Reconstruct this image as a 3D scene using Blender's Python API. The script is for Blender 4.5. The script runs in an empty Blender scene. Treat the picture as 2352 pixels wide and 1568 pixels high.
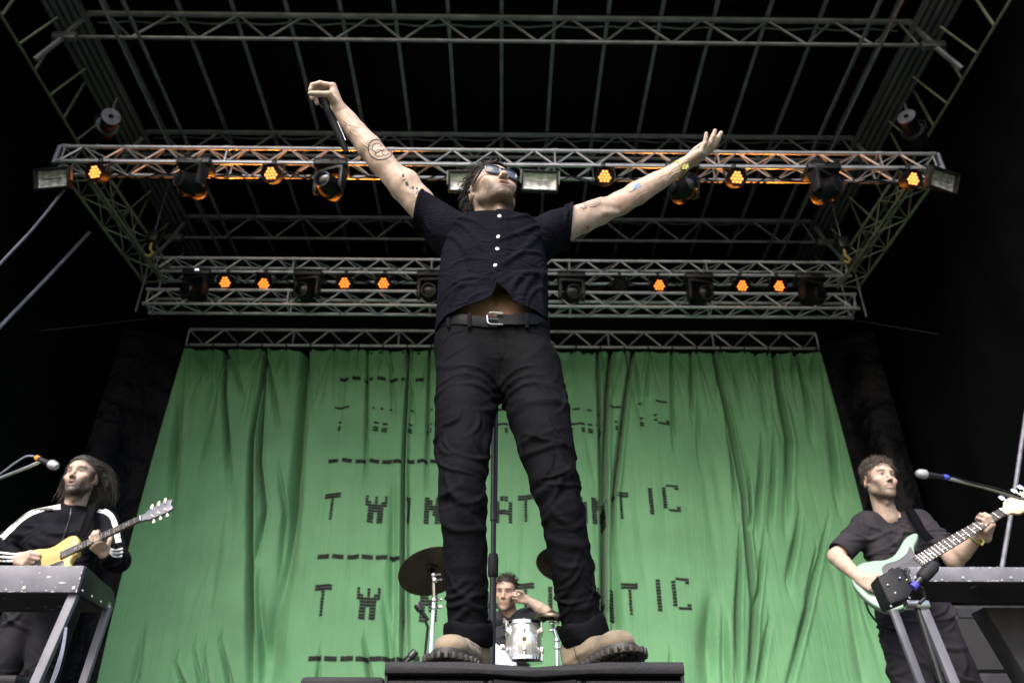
import bpy, bmesh, math, random
import numpy as np
from mathutils import Vector, Matrix
from mathutils.bvhtree import BVHTree
R = math.radians
random.seed(7); rng = np.random.default_rng(11)
scene = bpy.context.scene
col = scene.collection

# ---------------------------------------------------------------- camera
PITCH, YAW, FPX = R(31.3), R(0.7), 1888.0            # FPX: focal length for a 2352 px wide picture
CAMZ = 0.05
cam_d = bpy.data.cameras.new('camera'); cam = bpy.data.objects.new('camera', cam_d); col.objects.link(cam)
cam.location = (0, 0, CAMZ); cam.rotation_euler = (R(90) + PITCH, 0, -YAW)
cam_d.sensor_width = 36; cam_d.lens = 36 * FPX / 2352; cam_d.clip_end = 2000; cam_d.clip_start = .05
cam_d.dof.use_dof = True; cam_d.dof.focus_distance = 2.55; cam_d.dof.aperture_fstop = 4.5
scene.camera = cam

# ---------------------------------------------------------------- light: overcast daylight from the field in front of the stage
SUN_EL, SUN_AZ = R(44), R(201)
w = bpy.data.worlds.new('World'); scene.world = w; w.use_nodes = True
nt = w.node_tree; nt.nodes.clear()
sky = nt.nodes.new('ShaderNodeTexSky'); sky.sky_type = 'NISHITA'; sky.sun_disc = False
sky.sun_elevation = SUN_EL; sky.sun_rotation = SUN_AZ; sky.dust_density = 4; sky.air_density = 1.3
hsv = nt.nodes.new('ShaderNodeHueSaturation'); hsv.inputs['Saturation'].default_value = 1.05
bg = nt.nodes.new('ShaderNodeBackground'); bg.inputs['Strength'].default_value = .12
out = nt.nodes.new('ShaderNodeOutputWorld')
nt.links.new(sky.outputs[0], hsv.inputs['Color']); nt.links.new(hsv.outputs[0], bg.inputs['Color']); nt.links.new(bg.outputs[0], out.inputs['Surface'])
sun_d = bpy.data.lights.new('sun', 'SUN'); sun = bpy.data.objects.new('sun', sun_d); col.objects.link(sun)
sun_d.energy = 1.85; sun_d.angle = R(32); sun_d.color = (1, .97, .93)
# light comes from behind the camera (‑y), a little from its left
sdir = Vector((-.36 * math.cos(SUN_EL), -.933 * math.cos(SUN_EL), math.sin(SUN_EL)))
sun.rotation_euler = sdir.to_track_quat('Z', 'Y').to_euler()
vs = scene.view_settings; vs.view_transform = 'Standard'; vs.look = 'None'; vs.gamma = 1; vs.exposure = 1.35
scene.render.engine = 'CYCLES'

# ---------------------------------------------------------------- helpers
def at(px, py, Y):
    u, v = px - 1176, 784 - py
    x, y, z = u, FPX * math.cos(PITCH) - v * math.sin(PITCH), FPX * math.sin(PITCH) + v * math.cos(PITCH)
    x, y = x * math.cos(YAW) + y * math.sin(YAW), -x * math.sin(YAW) + y * math.cos(YAW)
    s = Y / y
    return Vector((x * s, Y, CAMZ + z * s))
def tag(o, label=None, cat=None, group=None, kind=None):
    if label: o['label'] = label
    if cat: o['category'] = cat
    if group: o['group'] = group
    if kind: o['kind'] = kind
    return o
def thing(name, label, cat, loc=(0, 0, 0), group=None):
    o = bpy.data.objects.new(name, None); o.empty_display_size = .1; col.objects.link(o); o.location = loc
    return tag(o, label, cat, group)
def children(o): return [c for c in bpy.data.objects if c.parent == o]
def copy_tree(o, parent=None):
    c = o.copy(); col.objects.link(c)
    if parent is not None: c.parent = parent
    for ch in children(o): copy_tree(ch, c)
    return c
def link_mesh(name, me, material, parent=None, smooth=40):
    if material is not None:
        for m in (material if isinstance(material, (list, tuple)) else [material]): me.materials.append(m)
    if smooth:
        me.polygons.foreach_set('use_smooth', [True] * len(me.polygons))
        if smooth < 180: me.set_sharp_from_angle(angle=R(smooth))
    o = bpy.data.objects.new(name, me); col.objects.link(o)
    if parent is not None:
        o.parent = parent
        o.matrix_parent_inverse = Matrix.Identity(4)
    return o

def frame(d, up=(0, 0, 1)):
    d = Vector(d).normalized(); up = Vector(up)
    if abs(d.dot(up.normalized())) > .98: up = Vector((0, 1, 0)) if abs(d.y) < .9 else Vector((1, 0, 0))
    a = up.cross(d).normalized(); b = d.cross(a).normalized()
    return d, a, b
class MB:
    """collects plain pieces; world coordinates, origin subtracted when built under a parent"""
    def __init__(s): s.v = []; s.f = []; s.mi = []; s.m = 0
    def add(s, vs, fs):
        o = len(s.v); s.v += [tuple(x) for x in vs]; s.f += [tuple(i + o for i in f) for f in fs]; s.mi += [s.m] * len(fs); return s
    def box(s, c, size, rot=None, bev=0):
        sx, sy, sz = [k / 2 for k in size]; c = Vector(c)
        if bev <= 0:
            P = [Vector((x * sx, y * sy, z * sz)) for x in (-1, 1) for y in (-1, 1) for z in (-1, 1)]
            F = [(0, 1, 3, 2), (4, 6, 7, 5), (0, 4, 5, 1), (2, 3, 7, 6), (0, 2, 6, 4), (1, 5, 7, 3)]
        else:
            b = min(bev, sx * .95, sy * .95, sz * .95)
            bm = bmesh.new(); bmesh.ops.create_cube(bm, size=1)
            for v in bm.verts: v.co = Vector((v.co.x * 2 * sx, v.co.y * 2 * sy, v.co.z * 2 * sz))
            bmesh.ops.bevel(bm, geom=bm.edges[:], offset=b, segments=2, profile=.5, affect='EDGES')
            bm.verts.ensure_lookup_table(); bm.verts.index_update()
            P = [v.co.copy() for v in bm.verts]; F = [tuple(v.index for v in f.verts) for f in bm.faces]; bm.free()
        if rot is not None: P = [rot @ p for p in P]
        return s.add([p + c for p in P], F)
    def tube(s, a, b, r, r2=None, n=8, caps=True):
        a, b = Vector(a), Vector(b); r2 = r if r2 is None else r2
        d, u, w_ = frame(b - a)
        V = []
        for (p, rr) in ((a, r), (b, r2)):
            for i in range(n):
                t = 2 * math.pi * i / n; V.append(p + (u * math.cos(t) + w_ * math.sin(t)) * rr)
        F = [(i, (i + 1) % n, n + (i + 1) % n, n + i) for i in range(n)]
        if caps: F += [tuple(range(n))[::-1], tuple(range(n, 2 * n))]
        return s.add(V, F)
    def path(s, pts, r, n=6, closed=False, flat=None):
        pts = [Vector(p) for p in pts]; m = len(pts)
        rs = r if isinstance(r, (list, tuple)) else [r] * m
        V = []; up = Vector((0, 0, 1)); prev = None
        for i, p in enumerate(pts):
            if closed: d = pts[(i + 1) % m] - pts[i - 1]
            else: d = pts[min(i + 1, m - 1)] - pts[max(i - 1, 0)]
            if d.length < 1e-9: d = Vector((0, 0, 1))
            d.normalize()
            if prev is None: _, u, w_ = frame(d)
            else:
                u = (prev - d * prev.dot(d))
                u = u.normalized() if u.length > 1e-6 else frame(d)[1]
                w_ = d.cross(u)
            prev = u
            for k in range(n):
                t = 2 * math.pi * k / n; V.append(p + (u * math.cos(t) + w_ * math.sin(t)) * rs[i])
        F = []
        for i in range(m if closed else m - 1):
            j = (i + 1) % m
            F += [(i * n + k, i * n + (k + 1) % n, j * n + (k + 1) % n, j * n + k) for k in range(n)]
        if not closed: F += [tuple(range(n))[::-1], tuple((m - 1) * n + k for k in range(n))]
        return s.add(V, F)
    def lathe(s, prof, c, axis=(0, 0, 1), n=24, caps=True):
        """prof: list of (r, h) along axis"""
        d, u, w_ = frame(axis); c = Vector(c); V = []; m = len(prof)
        for (r, h) in prof:
            for k in range(n):
                t = 2 * math.pi * k / n; V.append(c + d * h + (u * math.cos(t) + w_ * math.sin(t)) * r)
        F = []
        for i in range(m - 1): F += [(i * n + k, i * n + (k + 1) % n, (i + 1) * n + (k + 1) % n, (i + 1) * n + k) for k in range(n)]
        if caps: F += [tuple(range(n))[::-1], tuple((m - 1) * n + k for k in range(n))]
        return s.add(V, F)
    def prism(s, poly, o, ex, ey, ez, t, bev=0):
        """poly: list of (x,y) in plane (ex,ey) at o; thickness t along ez; bev: rounded rim"""
        o, ex, ey, ez = Vector(o), Vector(ex), Vector(ey), Vector(ez); n = len(poly)
        cx = sum(p[0] for p in poly) / n; cy = sum(p[1] for p in poly) / n
        def ring(inset, h):
            res = []
            for i in range(n):
                p0, p1, p2 = poly[i - 1], poly[i], poly[(i + 1) % n]
                tx, ty = p2[0] - p0[0], p2[1] - p0[1]; L = math.hypot(tx, ty) or 1
                nx, ny = -ty / L, tx / L
                if area < 0: nx, ny = -nx, -ny
                res.append(o + ex * (p1[0] + nx * inset) + ey * (p1[1] + ny * inset) + ez * h)
            return res
        area = sum(poly[i - 1][0] * poly[i][1] - poly[i][0] * poly[i - 1][1] for i in range(n))
        rings = [ring(0, 0), ring(0, t)] if bev <= 0 else [ring(bev, 0), ring(bev * .3, bev * .3), ring(0, bev), ring(0, t - bev), ring(bev * .3, t - bev * .3), ring(bev, t)]
        V = [p for r_ in rings for p in r_]; F = []
        for i in range(len(rings) - 1): F += [(i * n + k, i * n + (k + 1) % n, (i + 1) * n + (k + 1) % n, (i + 1) * n + k) for k in range(n)]
        F += [tuple(range(n))[::-1], tuple((len(rings) - 1) * n + k for k in range(n))]
        return s.add(V, F)
    def grid(s, P):
        """P: rows x cols of points"""
        r_, c_ = len(P), len(P[0])
        return s.add([p for row in P for p in row], [(i * c_ + j, i * c_ + j + 1, (i + 1) * c_ + j + 1, (i + 1) * c_ + j) for i in range(r_ - 1) for j in range(c_ - 1)])
    def build(s, name, material, parent=None, smooth=40, fixn=True):
        me = bpy.data.meshes.new(name)
        off = Vector((0, 0, 0)); q = parent
        while q is not None: off = off + q.location; q = q.parent
        me.from_pydata([tuple(Vector(v) - off) for v in s.v], [], s.f)
        if fixn:
            bm = bmesh.new(); bm.from_mesh(me); bmesh.ops.recalc_face_normals(bm, faces=bm.faces[:]); bm.to_mesh(me); bm.free()
        if len(set(s.mi)) > 1: me.polygons.foreach_set('material_index', s.mi)
        me.update()
        return link_mesh(name, me, material, parent, smooth)
def catmull(P, n=8, closed=False):
    P = [Vector(p) for p in P]; m = len(P); res = []
    for i in range(m if closed else m - 1):
        g = (lambda k: P[k % m]) if closed else (lambda k: P[max(0, min(m - 1, k))])
        a, b, c, d = g(i - 1), g(i), g(i + 1), g(i + 2)
        for k in range(n):
            t = k / n
            res.append(.5 * ((2 * b) + (c - a) * t + (2 * a - 5 * b + 4 * c - d) * t * t + (3 * b - a - 3 * c + d) * t ** 3))
    if not closed: res.append(P[-1])
    return res

# ---------------------------------------------------------------- materials
def mat(name, base=(.5, .5, .5), rough=.6, metal=0., var=None, bump=None, attr=False, spec=.5, emit=None, chips=None, sheen=0, stretch=None, coat=0, bump2=None, sss=0):
    m = bpy.data.materials.new(name); m.use_nodes = True; t = m.node_tree; N, L = t.nodes, t.links
    b = N['Principled BSDF']
    b.inputs['Base Color'].default_value = (*base, 1); b.inputs['Roughness'].default_value = rough; b.inputs['Metallic'].default_value = metal
    b.inputs['Specular IOR Level'].default_value = spec; b.inputs['Coat Weight'].default_value = coat
    if sheen:
        b.inputs['Sheen Weight'].default_value = sheen; b.inputs['Sheen Roughness'].default_value = .4
    tc = N.new('ShaderNodeTexCoord'); src = tc.outputs['Object']
    if stretch:
        mp = N.new('ShaderNodeMapping'); mp.inputs['Scale'].default_value = stretch; L.new(src, mp.inputs['Vector']); vec = mp.outputs[0]
    else: vec = src
    csrc = None
    if attr:
        a = N.new('ShaderNodeAttribute'); a.attribute_name = 'Col'; csrc = a.outputs['Color']
    if var:                                          # (scale, low factor, high factor)
        nz = N.new('ShaderNodeTexNoise'); nz.inputs['Scale'].default_value = var[0]; nz.inputs['Detail'].default_value = 6; L.new(vec, nz.inputs['Vector'])
        mr = N.new('ShaderNodeMapRange'); mr.inputs[1].default_value = .3; mr.inputs[2].default_value = .7; mr.inputs[3].default_value = var[1]; mr.inputs[4].default_value = var[2]
        L.new(nz.outputs['Fac'], mr.inputs[0])
        mx = N.new('ShaderNodeMix'); mx.data_type = 'RGBA'; mx.blend_type = 'MULTIPLY'; mx.inputs[0].default_value = 1
        if csrc is not None: L.new(csrc, mx.inputs[6])
        else: mx.inputs[6].default_value = (*base, 1)
        L.new(mr.outputs[0], mx.inputs[7]); csrc = mx.outputs[2]
    if chips:                                        # (scale, threshold, colour)
        nz = N.new('ShaderNodeTexNoise'); nz.inputs['Scale'].default_value = chips[0]; nz.inputs['Detail'].default_value = 9; nz.inputs['Roughness'].default_value = .6; nz.inputs['Distortion'].default_value = .6; L.new(src, nz.inputs['Vector'])
        cr = N.new('ShaderNodeMapRange'); cr.inputs[1].default_value = chips[1]; cr.inputs[2].default_value = chips[1] + .015; L.new(nz.outputs['Fac'], cr.inputs[0])
        mx = N.new('ShaderNodeMix'); mx.data_type = 'RGBA'; L.new(cr.outputs[0], mx.inputs[0])
        if csrc is not None: L.new(csrc, mx.inputs[6])
        else: mx.inputs[6].default_value = (*base, 1)
        mx.inputs[7].default_value = (*chips[2], 1); csrc = mx.outputs[2]
    if csrc is not None: L.new(csrc, b.inputs['Base Color'])
    last = None
    for bp in (bump, bump2):
        if not bp: continue                          # (scale, strength, distance[, stretch])
        v2 = vec
        if len(bp) > 3:
            mp = N.new('ShaderNodeMapping'); mp.inputs['Scale'].default_value = bp[3]; L.new(src, mp.inputs['Vector']); v2 = mp.outputs[0]
        nz = N.new('ShaderNodeTexNoise'); nz.inputs['Scale'].default_value = bp[0]; nz.inputs['Detail'].default_value = 5; L.new(v2, nz.inputs['Vector'])
        bn = N.new('ShaderNodeBump'); bn.inputs['Strength'].default_value = bp[1]; bn.inputs['Distance'].default_value = bp[2]; L.new(nz.outputs['Fac'], bn.inputs['Height'])
        if last is not None: L.new(last, bn.inputs['Normal'])
        last = bn.outputs[0]
    if last is not None: L.new(last, b.inputs['Normal'])
    if sss:
        b.inputs['Subsurface Weight'].default_value = sss; b.inputs['Subsurface Radius'].default_value = (1, .35, .2); b.inputs['Subsurface Scale'].default_value = .008
    if emit:
        b.inputs['Emission Color'].default_value = (*emit[0], 1); b.inputs['Emission Strength'].default_value = emit[1]
    return m
M = {}
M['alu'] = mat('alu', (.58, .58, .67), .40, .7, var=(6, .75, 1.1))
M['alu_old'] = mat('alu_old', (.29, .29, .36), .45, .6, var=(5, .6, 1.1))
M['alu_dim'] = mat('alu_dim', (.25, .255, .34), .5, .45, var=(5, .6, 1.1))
M['green_tube'] = mat('green_tube', (.30, .32, .25), .5, .5, var=(4, .6, 1.1))
M['black_cloth'] = mat('black_cloth', (.0014, .0014, .0022), .8, spec=.08, var=(.6, .5, 1.4), bump=(1.2, .5, .15))
M['black_tarp'] = mat('black_tarp', (.0010, .0012, .0030), .5, spec=.09, bump=(2.2, .9, .12))
M['canopy'] = mat('canopy', (.0010, .0010, .0016), .6, spec=.10, bump=(.8, .4, .1))
M['black_plastic'] = mat('black_plastic', (.006, .006, .008), .55, spec=.16, var=(12, .7, 1.3), bump=(120, .15, .002))
M['black_metal'] = mat('black_metal', (.02, .02, .024), .38, .3, var=(10, .7, 1.3))
M['rough_black'] = mat('rough_black', (.016, .016, .020), .6, spec=.25, var=(20, .7, 1.3), bump=(260, .5, .003))
M['chrome'] = mat('chrome', (.8, .8, .82), .13, 1., var=(10, .85, 1.05))
M['steel'] = mat('steel', (.55, .55, .56), .3, 1., var=(14, .8, 1.1))
M['grass'] = mat('grass', (.07, .10, .04), .9, var=(1.2, .5, 1.3), bump=(30, .6, .03))
M['deck'] = mat('deck', (.02, .019, .018), .6, var=(3, .6, 1.4), bump=(60, .2, .003))
M['glass'] = mat('glass', (.008, .008, .012), .12, 0, spec=.5)
M['lamp_glass'] = mat('lamp_glass', (.85, .85, .88), .35, .35, var=(9, .35, 1.3), stretch=(1, 1, 3))
M['led'] = mat('led', (.3, .1, .02), .4, emit=((1, .23, .03), .95))
M['led_hot'] = mat('led_hot', (.9, .5, .2), .4, emit=((1, .27, .045), 1.0))
M['screen'] = mat('screen', (.6, .65, .9), .4, emit=((.75, .82, 1), .8))
# ---------------------------------------------------------------- the setting: ground, stage deck, sky comes from the world
tag(MB().box((0, 0, -1.75), (900, 900, .5)).build('ground', M['grass'], None, 0), 'open grass field in front of the stage', 'ground', kind='structure')
tag(MB().box((0, 8.0, -.06), (16, 13.6, .12)).build('stage_floor', M['deck'], None, 0), 'dark stage deck', 'floor', kind='structure')

# ---------------------------------------------------------------- trusses
def ladder(mb, a, b, h, r_top, r_bot, period, r_d, up=Vector((0, 0, 1)), n=8, phase=0.):
    """flat truss: bottom chord a-b, top chord h above, zigzag between"""
    a, b = Vector(a), Vector(b); L = (b - a).length; d = (b - a) / L
    mb.tube(a, b, r_bot, n=n); mb.tube(a + up * h, b + up * h, r_top, n=n)
    x = phase * period
    while x < L - .02:
        x2 = min(x + period / 2, L); x3 = min(x + period, L)
        mb.tube(a + d * x + up * h, a + d * x2, r_d, n=6); 
        if x2 < L - .02: mb.tube(a + d * x2, a + d * x3 + up * h, r_d, n=6)
        x += period
def box_truss(mb, a, b, s, period, r=.025, rd=.0105, faces=(0, 1, 2, 3), ends=True):
    a, b = Vector(a), Vector(b); d, u, w_ = frame(b - a)
    L = (b - a).length; C = [(-.5, -.5), (.5, -.5), (.5, .5), (-.5, .5)]
    P = [u * (c[0] * s) + w_ * (c[1] * s) for c in C]
    for p in P: mb.tube(a + p, b + p, r, n=10)
    for k in faces:
        p, q = P[k], P[(k + 1) % 4]; x = 0; flip = k % 2
        if flip: p, q = q, p
        while x < L - .05:
            x2 = min(x + period / 2, L); x3 = min(x + period, L)
            mb.tube(a + d * x + p, a + d * x2 + q, rd, n=6)
            if x3 > x2 + .01: mb.tube(a + d * x2 + q, a + d * x3 + p, rd, n=6)
            x += period
    # bolted couplers every two metres and end frames
    xs = list(np.arange(2.0, L - .3, 2.0)) + ([0.03, L - .03] if ends else [])
    for x in xs:
        for p in P: mb.tube(a + d * (x - .04) + p, a + d * (x + .04) + p, r * 1.22, n=10)
        for k in range(4): mb.tube(a + d * x + P[k], a + d * x + P[(k + 1) % 4], rd * 1.2, n=6)

XO = -.05
M['beam'] = mat('beam', (.15, .148, .19), .6, .1, var=(5, .5, 1.2), stretch=(3, .2, 3))
# --- roof of the stage: one thing with trusses, purlins, side girders and the black canopy
roof = thing('stage_roof', 'black canopy roof on grey trusses and purlins over the whole stage', 'roof', (XO, 8.8, 8.5))
ZB, ZT = 8.55, 9.0
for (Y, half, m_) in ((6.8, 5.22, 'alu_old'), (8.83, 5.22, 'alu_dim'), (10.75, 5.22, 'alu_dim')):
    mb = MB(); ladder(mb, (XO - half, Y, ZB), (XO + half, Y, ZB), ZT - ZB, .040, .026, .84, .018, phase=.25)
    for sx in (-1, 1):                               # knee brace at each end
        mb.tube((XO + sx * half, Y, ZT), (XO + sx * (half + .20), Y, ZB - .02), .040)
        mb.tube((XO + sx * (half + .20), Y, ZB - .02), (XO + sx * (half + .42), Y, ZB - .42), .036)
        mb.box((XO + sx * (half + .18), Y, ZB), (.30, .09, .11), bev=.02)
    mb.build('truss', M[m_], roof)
    MB().path([(x, Y + .18, ZT + .07 + .018 * math.cos((x - XO) / .68 * 2 * math.pi)) for x in np.arange(XO - 5.2, XO + 5.21, .09)], .014, n=6).build('strap', M['alu_dim'], roof)  # thin grey tubes added to imitate glints on the sagging canopy
for i in range(-8, 9):
    x = XO + i * .68
    if abs(i) == 8: x = XO + math.copysign(5.0, i)
    MB().box((x, 8.7, ZT + .075), (.052, 7.4, .052), bev=.008).build('purlin', M['alu_dim'], roof)
for sx in (-1, 1):
    for k, dx in enumerate((0, .62)):
        MB().tube((XO + sx * (4.62 - dx * .0 + .0 if k == 0 else 4.45), 5.2, 8.32 if k == 0 else 8.50), (XO + sx * (4.62 if k == 0 else 4.45), 12.0, 8.32 if k == 0 else 8.50), .02, n=8).build('cable_rail', M['alu_dim'], roof)
    for k in range(5):                               # laminated side beam, five folded profiles
        MB().box((XO + sx * (5.24 + .085 * k), 8.7, 8.90 - .02 * k), (.055, 7.4, .09), bev=.01).build('side_beam', M['beam'], roof)
    mb = MB()
    mb.tube((XO + sx * 5.72, 5.0, 8.12), (XO + sx * 5.72, 11.4, 8.12), .020)
    for y in np.arange(5.4, 11.3, .78):
        mb.tube((XO + sx * 5.72, y, 8.12), (XO + sx * 5.62, y, 8.86), .019); mb.tube((XO + sx * 5.72, y + .39, 8.12), (XO + sx * 5.40, y + .39, 8.62), .015)
    mb.build('side_girder', M['green_tube'], roof)
P = []
for y in np.linspace(4.3, 12.2, 66):
    P.append([(x, y, 9.16 - .045 * (1 - abs(math.cos((x - XO) / .68 * math.pi)))) for x in np.arange(XO - 6.2, XO + 6.21, .085)])
mb = MB(); mb.grid(P); mb.box((XO, 8.25, 9.26), (12.6, 7.9, .03)); mb.build('canopy', M['canopy'], roof, 60)

# --- black side and back cloths
def drape(name, label, fn, nu, nv, m_, amp=.06, seed=0, freq=9, cat='drape'):
    r_ = random.Random(seed); ks = [(r_.uniform(.5, 1.6) * freq, r_.uniform(0, 6), r_.uniform(.4, 1)) for _ in range(5)]
    P, Q = [], []
    for j in range(nv + 1):
        v = j / nv; row = []
        for i in range(nu + 1):
            u = i / nu; p, n = fn(u, v)
            d = sum(a * math.sin(k * u * 2 * math.pi + ph + 1.3 * math.sin(3.1 * v * (1 + .2 * k) + ph)) for k, ph, a in ks) / 3
            row.append(Vector(p) + Vector(n) * d * amp * (.35 + .65 * (1 - v)))
        P.append(row)
    mb = MB(); mb.grid(P); o = mb.build(name, m_, None, 60, fixn=False)
    sm = o.modifiers.new('thickness', 'SOLIDIFY'); sm.thickness = .01
    return tag(o, label, cat)
drape('side_drape', 'black cloth wall closing the left side of the stage, behind the guitarist', lambda u, v: ((XO - 5.95, 4.0 + 8.0 * u, 9.25 * v), (1, 0, 0)), 120, 16, M['black_cloth'], .07, 1, 5)
drape('side_drape', 'black cloth wall closing the right side of the stage, behind the bassist', lambda u, v: ((XO + 5.95, 4.0 + 8.0 * u, 9.25 * v), (-1, 0, 0)), 120, 16, M['black_cloth'], .07, 2, 5)
drape('back_drape', 'black cloth wall across the back, behind the green backdrop', lambda u, v: ((XO - 6.1 + 12.2 * u, 11.8, 9.25 * v), (0, -1, 0)), 140, 10, M['black_cloth'], .05, 3, 8)
drape('crumpled_tarp', 'shiny crumpled black tarp hanging beside the left edge of the green backdrop', lambda u, v: ((XO - 5.9 + 1.05 * u + .10 * v, 11.25 - .5 * (1 - u), 6.9 * v), (.3, -1, 0)), 50, 60, M['black_tarp'], .12, 4, 1.0)
drape('crumpled_tarp', 'shiny crumpled black tarp hanging beside the right edge of the green backdrop', lambda u, v: ((XO + 5.9 - 1.05 * u - .10 * v, 11.25 - .5 * (1 - u), 6.9 * v), (-.3, -1, 0)), 50, 60, M['black_tarp'], .12, 5, 1.0)

# --- lighting rig: rectangle of box trusses hung under the roof
RH = 7.05; TS = .24
FY, RY = 7.52, 9.75
fx0, fx1 = at(150, 366, FY).x, at(2140, 378, FY).x
rx0, rx1 = at(358, 630, RY).x, at(1945, 640, RY).x
rig = thing('lighting_truss', 'rectangle of silver box trusses hung under the roof, carrying the lamps', 'truss', (XO, 8.6, RH))
mb = MB(); box_truss(mb, (fx0, FY, RH + TS / 2), (fx1, FY, RH + TS / 2), TS, .5); mb.build('front_truss', M['alu'], rig)
for k, dz in enumerate((0, -.56)):
    mb = MB(); box_truss(mb, (rx0, RY, RH + TS / 2 + dz), (rx1, RY, RH + TS / 2 + dz), TS, .5, r=.023); mb.build('rear_truss', M['alu'], rig)
for sx, xa, xb in ((-1, fx0, rx0), (1, fx1, rx1)):
    mb = MB(); box_truss(mb, (xa + -sx * .16, FY + .14, RH + TS / 2 - .02), (xb - sx * -.04, RY + .1, RH + TS / 2 - .02), TS * 1.25, .62, r=.022, rd=.011); mb.build('side_truss', M['green_tube'], rig)
    for q in (-.12, .12):
        mb = MB(); mb.tube((xb + q + sx * .02, RY, RH - .62), (xb + q + sx * .02, RY, RH + .02), .016); mb.build('corner_post', M['alu_dim'], rig)
    MB().tube((xa + sx * .05, FY - .1, RH + .26), (xa + sx * .05, FY - .1, RH - .02), .03).build('corner_post', M['alu_dim'], rig)
# --- black power and signal leads sagging along the rig
def looms(name, label, x0, x1, y, z, seed):
    r_ = random.Random(seed); pts = []; x = x0
    while x < x1:
        st = r_.uniform(.25, .8); sag = r_.uniform(.02, .16); pts += [(x, y + r_.uniform(-.03, .03), z), (x + st / 2, y + r_.uniform(-.02, .05), z - sag)]; x += st
    mb = MB(); mb.path(catmull(pts, 5), .011, n=5); mb.path(catmull([(p[0] + .1, p[1] + .03, p[2] + .01 + r_.uniform(-.03, .03)) for p in pts], 5), .008, n=5)
    tag(mb.build(name, M['black_plastic']), label, 'cable')
looms('cable_loom', 'black power leads sagging along the front lighting truss', fx0 + .3, fx1 - .3, FY + .06, RH - .005, 1)
looms('cable_loom', 'black power leads sagging along the rear lighting truss', rx0 + .3, rx1 - .3, RY + .05, RH - .005, 2)
# --- truss that carries the backdrop
CY = 11.0
bt0, bt1 = at(426, 796, CY), at(1880, 796, CY); ZC = (bt0.z + bt1.z) / 2
bar = thing('backdrop_truss', 'flat silver ladder truss along the top edge of the green backdrop', 'truss', ((bt0.x + bt1.x) / 2, CY, ZC))
mb = MB(); ladder(mb, (bt0.x, CY, ZC), (bt1.x, CY, ZC), .28, .026, .026, .55, .013)
for x in np.linspace(bt0.x, bt1.x, 7): mb.tube((x, CY, ZC), (x, CY, ZC + .28), .016)
mb.build('truss', M['alu'], bar)
for x in np.linspace(bt0.x + .06, bt1.x - .06, 27):
    mb = MB(); mb.path([(x + .0 + .033 * math.cos(t), CY, ZC + .033 * math.sin(t)) if False else (x + .008 * math.sin(2 * t), CY + .036 * math.cos(t), ZC + .036 * math.sin(t)) for t in np.linspace(0, 2 * math.pi, 12)][:-1], .010, n=5, closed=True)
    mb.tube((x, CY - .03, ZC - .02), (x, CY - .03, ZC - .09), .008, n=5); mb.build('tie', M['black_plastic'], bar)

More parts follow.
